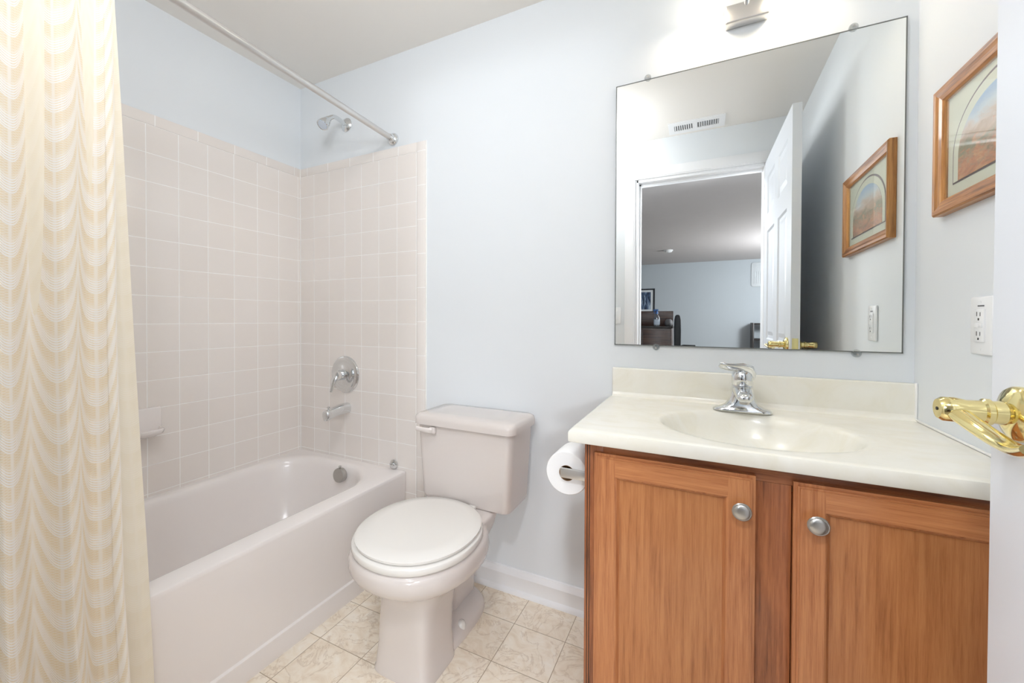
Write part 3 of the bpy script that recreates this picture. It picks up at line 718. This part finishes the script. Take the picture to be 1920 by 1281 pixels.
def cab_door(x0, x1, knob_x, name_label):
    z0, z1 = 0.118, 0.772; sw = 0.050; ya, yb = CYF-0.0195, CYF-0.0003
    e = thing('cabinet_door', (0, 0, 0), None, None); e.parent = vc
    e.location = Vector(((x0+x1)/2, CYF, z0))-vc.location
    if name_label: e['label'] = name_label
    # stiles and rails have a routed outer edge in two steps
    def member(xa, xb, za, zb, outer, mat, nm):
        m = MB(); m.box(xa, xb, ya+0.006, yb, za, zb)
        a, b, c, d = xa, xb, za, zb
        if 'l' in outer: a += 0.006
        if 'r' in outer: b -= 0.006
        if 'b' in outer: c += 0.006
        if 't' in outer: d -= 0.006
        m.box(a, b, ya+0.002, ya+0.0065, c, d)
        a2 = a+(0.004 if 'l' in outer else 0); b2 = b-(0.004 if 'r' in outer else 0); c2 = c+(0.004 if 'b' in outer else 0); d2 = d-(0.004 if 't' in outer else 0)
        m.box(a2, b2, ya, ya+0.003, c2, d2)
        m.build(nm, mat, e, smooth=False)
    member(x0, x0+sw, z0, z1, 'lbt', MAT['oak_door_v'], 'stile')
    member(x1-sw, x1, z0, z1, 'rbt', MAT['oak_door_v'], 'stile')
    member(x0+sw, x1-sw, z1-sw, z1, 't', MAT['oak_door_h'], 'rail')
    member(x0+sw, x1-sw, z0, z0+sw, 'b', MAT['oak_door_h'], 'rail')
    # sloped inner moulding and recessed panel
    a, b, c, d = x0+sw, x1-sw, z0+sw, z1-sw; g = 0.009
    m = MB()
    o = [(a, ya+0.001, c), (b, ya+0.001, c), (b, ya+0.001, d), (a, ya+0.001, d)]
    i1 = [(a+g*0.35, ya+0.003, c+g*0.35), (b-g*0.35, ya+0.003, c+g*0.35), (b-g*0.35, ya+0.003, d-g*0.35), (a+g*0.35, ya+0.003, d-g*0.35)]
    i2 = [(a+g, ya+0.0105, c+g), (b-g, ya+0.0105, c+g), (b-g, ya+0.0105, d-g), (a+g, ya+0.0105, d-g)]
    m.loft([o, i1, i2], False, False); m.build('panel_moulding', MAT['oak_door_v'], e, smooth=False)
    MB().box(a-0.002, b+0.002, ya+0.0105, yb-0.001, c-0.002, d+0.002).build('panel', MAT['oak_panel'], e, smooth=False)
    MB().lathe((knob_x, ya+0.0005, 0.703), (0, -1, 0), [(0, 0.009), (0.004, 0.007), (0.012, 0.0065), (0.015, 0.012), (0.018, 0.0175), (0.0215, 0.0182), (0.0235, 0.0165), (0.0235, 0.0150), (0.0250, 0.0135), (0.0265, 0.008), (0.0268, 0.002)], 36).build('knob', MAT['nickel'], e)
cab_door(1.694, 2.026, 2.000, None)
cab_door(2.090, 2.424, 2.125, None)

# ------------------------------------------------------------------ sink top with moulded basin
vt = thing('countertop', (2.04, -0.26, CZT), 'cream cultured marble sink top with an oval moulded basin', 'sink top')
NX = 120
tx0, tx1, ty0, ty1, tz = 1.635, XR-0.0005, -0.526, -0.0005, 0.826
bx, by, ba, bb = 2.040, -0.292, 0.213, 0.176
def ray_rect(a, gx=0.0):
    c, s_ = math.cos(a), math.sin(a); ts = []
    if c > 1e-9: ts.append((tx1-gx-bx)/c)
    if c < -1e-9: ts.append((tx0+gx-bx)/c)
    if s_ > 1e-9: ts.append((ty1-gx-by)/s_)
    if s_ < -1e-9: ts.append((ty0+gx-by)/s_)
    t_ = min(ts); return (bx+c*t_, by+s_*t_)
angs = [2*PI*k/NX for k in range(NX)]
for cxx, cyy in ((tx0, ty0), (tx0, ty1), (tx1, ty0), (tx1, ty1)):    # snap rays onto the corners
    a = math.atan2(cyy-by, cxx-bx) % (2*PI); k = min(range(NX), key=lambda i: abs(angs[i]-a)); angs[k] = a
def rect_ring(z, g): return [(*ray_rect(a, g), z) for a in angs]
def ell(a, fa): 
    # point of the ellipse in direction a
    r_ = 1/math.sqrt((math.cos(a)/(ba*fa))**2+(math.sin(a)/(bb*fa))**2)
    return (bx+math.cos(a)*r_, by+math.sin(a)*r_)
def ell_ring(fa, z): return [(*ell(a, fa), z) for a in angs]
def blend(t_, z, g=0.006):
    return [(lerp(ell(a, 1.10)[0], ray_rect(a, g)[0], t_), lerp(ell(a, 1.10)[1], ray_rect(a, g)[1], t_), z) for a in angs]
rings = [rect_ring(tz-0.031, 0.010), rect_ring(tz-0.031, 0.002), rect_ring(tz-0.028, 0.0), rect_ring(tz-0.007, 0.0), rect_ring(tz-0.002, 0.002), rect_ring(tz, 0.007),
         blend(0.8, tz), blend(0.45, tz), blend(0.15, tz-0.0005), ell_ring(1.10, tz-0.0015), ell_ring(1.03, tz-0.003), ell_ring(1.0, tz-0.006), ell_ring(0.975, tz-0.013),
         ell_ring(0.93, tz-0.032), ell_ring(0.86, tz-0.062), ell_ring(0.76, tz-0.092), ell_ring(0.62, tz-0.115), ell_ring(0.42, tz-0.128), ell_ring(0.14, tz-0.133)]
MB().loft(rings, False, True).build('counter_basin', MAT['cultured'], vt, angle=35, recalc=True)
MB().box(1.641, XR-0.0005, -0.020, -0.0005, tz-0.004, 0.924, 0.004, 3).build('backsplash', MAT['cultured'], vt)
m = MB()
m.prism([(-0.019, tz-0.001), (-0.034, tz-0.001), (-0.0265, tz+0.003), (-0.022, tz+0.008), (-0.0195, tz+0.016)], 'x', 1.643, XR-0.002)
m.build('cove', MAT['cultured'], vt, angle=80)
m = MB(); m.box(XR-0.005, XR-0.0003, ty0+0.002, -0.020, tz-0.001, tz+0.005, 0.002); m.box(XR-0.005, XR-0.0003, -0.026, -0.016, tz, 0.926, 0.002)
m.build('caulk_bead', MAT['caulk'], vt)
MB().lathe((bx, by+0.02, tz-0.132), (0, 0, 1), [(0, 0.022), (0.002, 0.022), (0.0035, 0.018), (0.003, 0.006)], 28).build('drain', MAT['chrome'], vt)

# ------------------------------------------------------------------ faucet
fx, fy = 2.030, -0.100
fa = thing('faucet', (fx, fy, tz), 'chrome single lever faucet on the sink top', 'faucet')
def stad(hw, hd_, z, n=12):
    pts = []
    for k in range(2*n):
        a = -PI/2+PI*k/(n-1) if k < n else PI/2+PI*(k-n)/(n-1)
        sx = 1 if k < n else -1
        pts.append((fx+sx*(hw-hd_)+hd_*math.cos(a), fy+hd_*math.sin(a)*1.0, z))
    return pts
def fring(w, dpt, yo, z, n=24, e=2.6): return [(fx+w*math.copysign(abs(math.cos(a))**(2/e), math.cos(a)), fy+yo+dpt*math.copysign(abs(math.sin(a))**(2/e), math.sin(a)), z) for a in [2*PI*k/n for k in range(n)]]
MB().loft([stad(0.076, 0.027, tz+0.0003), stad(0.0755, 0.0275, tz+0.004), stad(0.070, 0.026, tz+0.008), stad(0.056, 0.0245, tz+0.012), stad(0.044, 0.0235, tz+0.019), stad(0.036, 0.0230, tz+0.030), stad(0.031, 0.0228, tz+0.046), stad(0.0285, 0.0226, tz+0.064), stad(0.0275, 0.0224, tz+0.078)]).build('body', MAT['chrome'], fa, angle=60)
def spring(y, z, w, h_): return [(fx+w*math.copysign(abs(math.cos(a))**0.75, math.cos(a)), y, z+h_*math.copysign(abs(math.sin(a))**0.75, math.sin(a))) for a in [2*PI*k/28 for k in range(28)]]
spt = MB().loft([spring(fy-0.012, tz+0.062, 0.0255, 0.0150), spring(fy-0.036, tz+0.062, 0.0245, 0.0140), spring(fy-0.066, tz+0.059, 0.0225, 0.0125), spring(fy-0.090, tz+0.055, 0.0205, 0.0115), spring(fy-0.102, tz+0.053, 0.0175, 0.0100), spring(fy-0.107, tz+0.052, 0.010, 0.006)]).build('spout', MAT['chrome'], fa, angle=60)
MB().lathe((fx, fy-0.084, tz+0.048), (0, 0, -1), [(0, 0.0125), (0.012, 0.0125), (0.0135, 0.0095)], 24).build('aerator', MAT['nickel'], spt)
hn = MB().lathe((fx, fy-0.002, tz+0.0782), (0.0, -0.05, 1), [(0, 0.0262), (0.003, 0.0282), (0.022, 0.0282), (0.034, 0.0255), (0.043, 0.0185), (0.047, 0.009), (0.048, 0.002)], 36).build('handle', MAT['chrome'], fa)
MB().tube([(fx+0.021, fy-0.006, tz+0.092), (fx+0.020, fy-0.009, tz+0.108), (fx+0.014, fy-0.014, tz+0.122), (fx-0.004, fy-0.020, tz+0.1285), (fx-0.024, fy-0.027, tz+0.1295), (fx-0.042, fy-0.033, tz+0.1310), (fx-0.054, fy-0.037, tz+0.1345), (fx-0.060, fy-0.039, tz+0.1370)], [0.008, 0.015, 0.0175, 0.0165, 0.0135, 0.0120, 0.0110, 0.0070], 20, (1.0, 0.42), up=(0, 1, 0.2)).build('lever', MAT['chrome'], hn)
MB().lathe((fx-0.010, fy-0.0287, tz+0.098), (-0.30, -0.95, 0), [(0, 0.0045), (0.0012, 0.0045)], 16).build('set_screw_cap', MAT['nickel'], hn)

# ------------------------------------------------------------------ wall mirror with clips
MX0, MX1, MZ0, MZ1 = 1.646, 2.412, 1.003, 1.912
mi = thing('wall_mirror', ((MX0+MX1)/2, -0.004, MZ0), 'large frameless mirror held by clear clips above the sink', 'mirror')
MB().box(MX0+0.0008, MX1-0.0008, -0.0066, -0.0060, MZ0+0.0008, MZ1-0.0008).build('mirror_glass', MAT['mirror'], mi, smooth=False)
m = MB(); m.box(MX0, MX1, -0.0060, -0.0015, MZ0, MZ1)
for b in ((MX0, MX0+0.003, MZ0, MZ1), (MX1-0.003, MX1, MZ0, MZ1), (MX0, MX1, MZ0, MZ0+0.003), (MX0, MX1, MZ1-0.003, MZ1)):
    m.box(b[0], b[1], -0.0072, -0.0050, b[2], b[3])
m.build('edge', MAT['mirror_edge'], mi, smooth=False)
for x, z, s in ((1.751, MZ1, 1), (2.298, MZ1, 1), (1.784, MZ0, -1), (2.314, MZ0, -1)):
    m = MB(); m.lathe((x, -0.0012, z+s*0.004), (0, -1, 0), [(0, 0.011), (0.0085, 0.011), (0.0115, 0.009), (0.012, 0.003)], 20)
    c = m.build('clip', MAT['clear'], mi)
    MB().lathe((x, -0.0125, z+s*0.006), (0, -1, 0), [(0, 0.0032), (0.0012, 0.003), (0.0016, 0.001)], 12).build('screw', MAT['nickel'], c)

# ------------------------------------------------------------------ vanity light above the mirror
lf = thing('vanity_light', (2.037, -0.0005, 2.035), 'chrome wall light with frosted glowing shades above the mirror', 'wall light')
MB().box(1.979, 2.096, -0.036, -0.0006, 2.006, 2.062, 0.005, 3).build('back_plate', MAT['satin_rod'], lf)
MB().tube([(1.925, -0.072, 2.150), (2.037, -0.066, 2.120), (2.145, -0.072, 2.150)], 0.007, 14).build('arm', MAT['chrome'], lf)
MB().tube([(2.037, -0.030, 2.050), (2.037, -0.055, 2.085), (2.037, -0.066, 2.120)], 0.007, 14).build('stem', MAT['chrome'], lf)
for x in (1.925, 2.145):
    s = MB().lathe((x, -0.075, 2.145), (0, 0, -1), [(0, 0.018), (0.010, 0.024), (0.030, 0.036), (0.060, 0.046), (0.090, 0.050), (0.088, 0.047), (0.060, 0.043), (0.030, 0.033), (0.012, 0.020)], 32).build('lamp_shade', MAT['shade'], lf)

# ------------------------------------------------------------------ framed landscape on the right wall
PY0, PY1, PZ0, PZ1, PD = -0.585, -0.140, 1.340, 1.636, 0.022
pf = thing('framed_picture', (XR, (PY0+PY1)/2, PZ0), 'oak framed landscape print with an arched mat on the right wall', 'framed picture')
fw_ = 0.034
xa = XR-PD
def mitred(p_out, p_in, mat):
    """one mitred frame side between outer corner points and inner corner points (y, z)"""
    (o0, o1), (i0, i1) = p_out, p_in
    def sec(o, i):
        prof = [(0.0, XR-0.0006), (0.0, xa+0.004), (0.10, xa), (0.35, xa+0.001), (0.55, xa+0.004), (0.85, xa+0.006), (1.0, xa+0.010), (1.0, XR-0.0006)]
        return [(x, lerp(o[0], i[0], t_), lerp(o[1], i[1], t_)) for t_, x in prof]
    MB().loft([sec(o0, i0), sec(o1, i1)]).build('frame_side', mat, pf, smooth=False)
O = [(PY0, PZ0), (PY1, PZ0), (PY1, PZ1), (PY0, PZ1)]; I = [(PY0+fw_, PZ0+fw_), (PY1-fw_, PZ0+fw_), (PY1-fw_, PZ1-fw_), (PY0+fw_, PZ1-fw_)]
for k in range(4):
    mitred((O[k], O[(k+1) % 4]), (I[k], I[(k+1) % 4]), MAT['oak_pic_h'] if k % 2 == 0 else MAT['oak_pic_v'])
yc = (PY0+PY1)/2; zb = PZ0+fw_+0.026; hw = 0.166; ht = 0.188
def arch(hw_, zb_, ht_, x, n=28):
    pts = [(x, yc-hw_, zb_), (x, yc+hw_, zb_)]
    zs = zb_+ht_*0.34
    for k in range(n+1):
        a = PI*k/n; pts.append((x, yc+hw_*math.cos(a), zs+(ht_*0.66)*math.sin(a)))
    return pts
def flat(pts, nm, mat, par, uv=None):
    m = MB(); vs = [m.bm.verts.new(p) for p in pts]; f = m.bm.faces.new(vs)
    # give the sheet a little thickness
    r_ = bmesh.ops.extrude_face_region(m.bm, geom=[f]); bmesh.ops.translate(m.bm, vec=(0.0008, 0, 0), verts=[e for e in r_['geom'] if isinstance(e, bmesh.types.BMVert)])
    if uv:
        ul = m.bm.loops.layers.uv.new('UVMap'); y0, y1, z0, z1 = uv
        for fc in m.bm.faces:
            for lp in fc.loops: lp[ul].uv = ((lp.vert.co.y-y0)/(y1-y0), (lp.vert.co.z-z0)/(z1-z0))
    return m.build(nm, mat, par, smooth=False)
MB().box(XR-0.006, XR-0.001, PY0+fw_-0.004, PY1-fw_+0.004, PZ0+fw_-0.004, PZ1-fw_+0.004).build('mat_board', MAT['mat_board'], pf, smooth=False)
flat(arch(hw, zb, ht, XR-0.0072), 'mat_bevel', MAT['mat_line'], pf)
flat(arch(hw-0.005, zb+0.003, ht-0.009, XR-0.0082), 'inner_mat', MAT['mat_board'], pf)
flat(arch(hw-0.026, zb+0.003, ht-0.032, XR-0.0092), 'print', MAT['print'], pf, (yc-hw, yc+hw, zb, zb+ht))
MB().box(XR-0.0112, XR-0.0102, PY0+fw_-0.003, PY1-fw_+0.003, PZ0+fw_-0.003, PZ1-fw_+0.003).build('glass_pane', MAT['glass'], pf, smooth=False)

# ------------------------------------------------------------------ outlet on the right wall
OY, OZc = -0.308, 1.083
ol = thing('wall_outlet', (XR, OY, OZc), 'white outlet with test buttons on the right wall above the counter', 'outlet')
MB().box(XR-0.0065, XR-0.0003, OY-0.0365, OY+0.0365, OZc-0.059, OZc+0.059, 0.003, 3).build('cover_plate', MAT['outlet'], ol)
ins = MB().box(XR-0.0095, XR-0.005, OY-0.0165, OY+0.0165, OZc-0.0335, OZc+0.0335, 0.0015).build('outlet_insert', MAT['outlet'], ol)
for zc in (OZc+0.020, OZc-0.020):
    m = MB()
    m.box(XR-0.0099, XR-0.0094, OY+0.0050, OY+0.0066, zc-0.001, zc+0.008); m.box(XR-0.0099, XR-0.0094, OY-0.0066, OY-0.0050, zc-0.001, zc+0.007)
    m.box(XR-0.0099, XR-0.0094, OY-0.0022, OY+0.0022, zc-0.0095, zc-0.0050)
    m.build('socket_slots', MAT['dark'], ins, smooth=False)
for y in (OY+0.0068, OY-0.0068):
    MB().box(XR-0.0108, XR-0.0092, y-0.0058, y+0.0058, OZc-0.0046, OZc+0.0046, 0.0008).build('test_button', MAT['outlet'], ins)
for z in (OZc+0.0485, OZc-0.0485):
    MB().lathe((XR-0.0062, OY, z), (-1, 0, 0), [(0, 0.0032), (0.001, 0.0028), (0.0012, 0.001)], 12).build('cover_screw', MAT['outlet'], ol)
MB().box(XR-0.0068, XR-0.0064, OY-0.012, OY+0.010, OZc+0.0385, OZc+0.0415).build('printed_mark', MAT['gray_mark'], ol, smooth=False)

# ------------------------------------------------------------------ toilet paper on its holder
TPX, TPZ, TPY0, TPY1, TPR = 1.603, 0.687, -0.432, -0.330, 0.058
hp = thing('toilet_paper_holder', (CX0+0.004, -0.38, TPZ), 'chrome paper holder fixed to the side of the vanity', 'paper holder')
for y in (-0.446, -0.322):
    s = MB(); s.box(1.590, CX0+0.0035, y-0.004, y+0.004, TPZ-0.013, TPZ+0.013, 0.003, 2); s.build('arm', MAT['satin_rod'], hp)
MB().box(CX0+0.0005, CX0+0.0038, -0.455, -0.312, TPZ-0.018, TPZ+0.018, 0.0012).build('mount_plate', MAT['satin_rod'], hp)
MB().lathe((TPX, -0.443, TPZ), (0, 1, 0), [(0, 0.009), (0.118, 0.009)], 20).build('roller', MAT['chrome'], hp)
rp = thing('toilet_paper_roll', (TPX, (TPY0+TPY1)/2, TPZ), 'white toilet paper roll on the holder beside the vanity', 'toilet paper')
def roll_ring(r, y, n=48): return [(TPX+r*math.cos(2*PI*k/n), y, TPZ-0.006+r*math.sin(2*PI*k/n)) for k in range(n)]
rr = [roll_ring(0.021, TPY0+0.001), roll_ring(0.030, TPY0), roll_ring(TPR-0.002, TPY0), roll_ring(TPR, TPY0+0.003), roll_ring(TPR, TPY1-0.003), roll_ring(TPR-0.002, TPY1), roll_ring(0.021, TPY1)]
MB().loft(rr, False, False).build('paper', MAT['paper'], rp, angle=40)
MB().loft([roll_ring(0.0210, TPY0+0.001), roll_ring(0.0210, TPY1), roll_ring(0.0196, TPY1), roll_ring(0.0196, TPY0+0.001), roll_ring(0.0210, TPY0+0.001)], False, False).build('cardboard_core', MAT['card'], rp)

# ------------------------------------------------------------------ light switch beside the door, seen at the mirror's edge
ls = thing('light_switch', (1.372, YF, 1.12), 'white light switch left of the doorway at the mirror edge', 'light switch')
MB().box(1.337, 1.407, YF+0.0003, YF+0.006, 1.062, 1.178, 0.003, 2).build('cover_plate', MAT['outlet'], ls)
MB().box(1.356, 1.388, YF+0.005, YF+0.009, 1.088, 1.152, 0.002).build('rocker', MAT['outlet'], ls)

# ------------------------------------------------------------------ den beyond the doorway (seen in the mirror)
NX0, NX1, NY0, NY1 = -1.6, 5.0, -8.16, YF-WT
struct(MB().box(NX0, NX1, NY0, NY1, -0.06, -0.002).build('floor_den', MAT['carpet'], smooth=False), 'carpeted floor of the room beyond the doorway', 'floor')
struct(MB().box(NX0, NX1, NY0, NY1, ZC-0.002, ZC+0.08).build('ceiling_den', MAT['den_ceiling'], smooth=False), 'grey ceiling of the room beyond the doorway', 'ceiling')
struct(MB().box(NX0, NX1, NY0-0.12, NY0, -0.06, ZC).build('wall_far', MAT['den_wall'], smooth=False), 'blue grey far wall of the room beyond the doorway', 'wall')
struct(MB().box(NX0-0.12, NX0, NY0, NY1, -0.06, ZC).build('wall_den_left', MAT['den_wall'], smooth=False), 'left wall of the room beyond the doorway', 'wall')
struct(MB().box(NX1, NX1+0.12, NY0, NY1, -0.06, ZC).build('wall_den_right', MAT['den_wall'], smooth=False), 'right wall of the room beyond the doorway', 'wall')
m = MB(); m.box(NX0, -0.12, NY1, NY1+0.1, -0.06, ZC); m.box(XR+0.12, NX1, NY1, NY1+0.1, -0.06, ZC)
struct(m.build('wall_den_near', MAT['den_wall'], smooth=False), 'near wall of the room beyond the doorway', 'wall')

# dark wooden cabinet with a raised back
cy = -4.5
dc = thing('wooden_cabinet', (1.20, cy-0.2, 0), 'dark brown wooden cabinet with a raised back, in the mirror', 'cabinet')
MB().box(0.80, 1.545, cy-0.42, cy, 0.04, 0.975, 0.006).build('cabinet_body', MAT['brown_wood'], dc)
MB().box(0.79, 1.560, cy-0.43, cy+0.012, 0.975, 0.998, 0.004).build('cabinet_top', MAT['black_wood'], dc)
MB().box(0.80, 1.540, cy-0.42, cy-0.385, 0.998, 1.215, 0.006).build('raised_back', MAT['brown_wood'], dc)
for x in (0.815, 1.180):
    d_ = MB().box(x, x+0.350, cy, cy+0.016, 0.09, 0.955, 0.004).build('cabinet_door', MAT['brown_wood'], dc)
for x in (0.80, 1.50):
    MB().box(x, x+0.045, cy-0.05, cy-0.005, 0.0, 0.04).build('foot', MAT['black_wood'], dc, smooth=False)
    MB().box(x, x+0.045, cy-0.42, cy-0.375, 0.0, 0.04).build('foot', MAT['black_wood'], dc, smooth=False)

bt = thing('spray_bottle', (1.345, cy-0.13, 0.998), 'clear spray bottle with a blue top on the dark cabinet', 'spray bottle')
bx_, by_ = 1.345, cy-0.13
MB().lathe((bx_, by_, 0.9985), (0, 0, 1), [(0, 0.036), (0.004, 0.040), (0.120, 0.040), (0.145, 0.030), (0.165, 0.016), (0.175, 0.015)], 28).build('bottle_body', MAT['bottle'], bt)
MB().lathe((bx_, by_, 1.020), (0, 0, 1), [(0, 0.0405), (0.075, 0.0405)], 28).build('bottle_label', MAT['label_white'], bt)
m = MB(); m.lathe((bx_, by_, 1.172), (0, 0, 1), [(0, 0.018), (0.020, 0.018), (0.030, 0.012), (0.050, 0.013), (0.060, 0.010)], 20); m.box(bx_-0.045, bx_+0.02, by_-0.010, by_+0.010, 1.210, 1.236, 0.004)
tp = m.build('spray_head', MAT['blue_plastic'], bt)
MB().tube([(bx_-0.028, by_, 1.212), (bx_-0.036, by_, 1.195), (bx_-0.030, by_, 1.176)], 0.005, 10).build('trigger', MAT['blue_plastic'], tp)

cu = thing('cushion', (1.505, cy-0.18, 0.998), 'small pale grey cushion on the dark cabinet', 'cushion')
m = MB(); m.loft([[(1.495+0.055*f*math.cos(2*PI*k/20), cy-0.20+0.085*f*math.sin(2*PI*k/20), z) for k in range(20)] for f, z in ((0.5, 0.9985), (0.9, 1.012), (1.0, 1.04), (0.85, 1.08), (0.45, 1.10))])
m.build('cushion_body', MAT['gray_mark'], cu, angle=80)

oc = thing('desk_chair', (1.66, -4.35, 0), 'black desk chair beside the dark cabinet, in the mirror', 'chair')
MB().loft([[(1.615+w*math.copysign(abs(math.cos(a))**0.8, math.cos(a))*1.0+0.01, -4.36+0.10*w*8*math.sin(a)*0.5, z) for a in [2*PI*k/20 for k in range(20)]] for w, z in ((0.030, 0.55), (0.040, 0.70), (0.043, 0.95), (0.040, 1.09), (0.030, 1.14), (0.014, 1.155))]).build('backrest', MAT['black_plastic'], oc, angle=80)
MB().box(1.60, 1.95, -4.55, -4.17, 0.44, 0.52, 0.03, 3).build('seat', MAT['black_plastic'], oc)
MB().tube([(1.63, -4.20, 0.50), (1.63, -4.16, 0.62), (1.64, -4.18, 0.74), (1.70, -4.20, 0.76), (1.84, -4.20, 0.76)], 0.016, 12).build('armrest', MAT['black_plastic'], oc)
MB().lathe((1.775, -4.36, 0.06), (0, 0, 1), [(0, 0.03), (0.39, 0.025)], 16).build('post', MAT['black_plastic'], oc)
for k in range(5):
    a = 2*PI*k/5
    MB().tube([(1.775, -4.36, 0.085), (1.775+0.25*math.cos(a), -4.36+0.25*math.sin(a), 0.045)], [0.022, 0.016], 10).build('base_arm', MAT['black_plastic'], oc)
    MB().lathe((1.775+0.25*math.cos(a), -4.36+0.25*math.sin(a)-0.012, 0.0245), (0, 1, 0), [(0, 0.024), (0.024, 0.024)], 14).build('caster', MAT['black_plastic'], oc)

# framed art on the far wall
ay = NY0
fa2 = thing('framed_art', (0.75, ay, 1.30), 'black framed blue picture on the far wall, in the mirror', 'framed picture')
ax0, ax1, az0, az1 = 0.42, 0.965, 1.245, 1.775
m = MB(); m.box(ax0, ax0+0.03, ay+0.0005, ay+0.022, az0, az1); m.box(ax1-0.03, ax1, ay+0.0005, ay+0.022, az0, az1); m.box(ax0+0.03, ax1-0.03, ay+0.0005, ay+0.022, az0, az0+0.03); m.box(ax0+0.03, ax1-0.03, ay+0.0005, ay+0.022, az1-0.03, az1)
m.build('frame', MAT['picture_black'], fa2, smooth=False)
MB().box(ax0+0.03, ax1-0.03, ay+0.0005, ay+0.008, az0+0.03, az1-0.03).build('mat_board', MAT['white_paper'], fa2, smooth=False)
m = MB(); vs = [m.bm.verts.new(p) for p in ((ax0+0.07, ay+0.0095, az0+0.07), (ax1-0.085, ay+0.0095, az0+0.07), (ax1-0.085, ay+0.0095, az1-0.075), (ax0+0.07, ay+0.0095, az1-0.075))]
f = m.bm.faces.new(vs); ul = m.bm.loops.layers.uv.new('UVMap')
for lp, c in zip(f.loops, ((0, 0), (1, 0), (1, 1), (0, 1))): lp[ul].uv = c
r_ = bmesh.ops.extrude_face_region(m.bm, geom=[f]); bmesh.ops.translate(m.bm, vec=(0, -0.001, 0), verts=[e for e in r_['geom'] if isinstance(e, bmesh.types.BMVert)])
m.build('print', MAT['blue_art'], fa2, smooth=False)

# pale ribbed panel on the far wall
gp = thing('wall_grille', (2.90, ay, 1.70), 'pale ribbed plastic panel high on the far wall, in the mirror', 'wall panel')
m = MB(); m.loft([rrectz for rrectz in [[(x, ay+d, z) for (x, z, _) in rrect(2.775+g, 3.075-g, 1.755+g, 2.245-g, 0.05, 0)] for g, d in ((0, 0.0005), (0, 0.012), (0.010, 0.020))]])
m.build('panel_body', MAT['grille'], gp, angle=30)
for k in range(6):
    MB().box(2.830+0.034*k, 2.842+0.034*k, ay+0.019, ay+0.028, 1.82, 2.06, 0.003).build('rib', MAT['grille'], gp)

# dark open shelf unit at the far wall
su = thing('shelf_unit', (3.00, -7.8, 0), 'dark open shelf unit against the far wall, in the mirror', 'shelf')
sx0, sx1, sy0, sy1 = 2.765, 3.30, -8.10, -7.75
for x in (sx0, sx1-0.035):
    MB().box(x, x+0.035, sy0, sy1, 0.0, 1.035, 0.003).build('side_panel', MAT['black_wood'], su)
for z in (0.10, 0.40, 0.70, 1.000):
    MB().box(sx0+0.035, sx1-0.035, sy0, sy1, z, z+0.030, 0.002).build('shelf', MAT['black_wood'], su)

sm = thing('smoke_detector', (1.367, -6.29, ZC-0.002), 'small white round smoke detector on the grey ceiling, in the mirror', 'smoke detector')
MB().lathe((1.367, -6.29, ZC-0.0025), (0, 0, -1), [(0, 0.075), (0.014, 0.075), (0.018, 0.066), (0.034, 0.058), (0.040, 0.045), (0.041, 0.01)], 32).build('detector_body', MAT['outlet'], sm)
MB().lathe((1.367, -6.29, ZC-0.0435), (0, 0, -1), [(0, 0.018), (0.003, 0.016), (0.004, 0.004)], 20).build('detector_grille', MAT['grille'], sm)
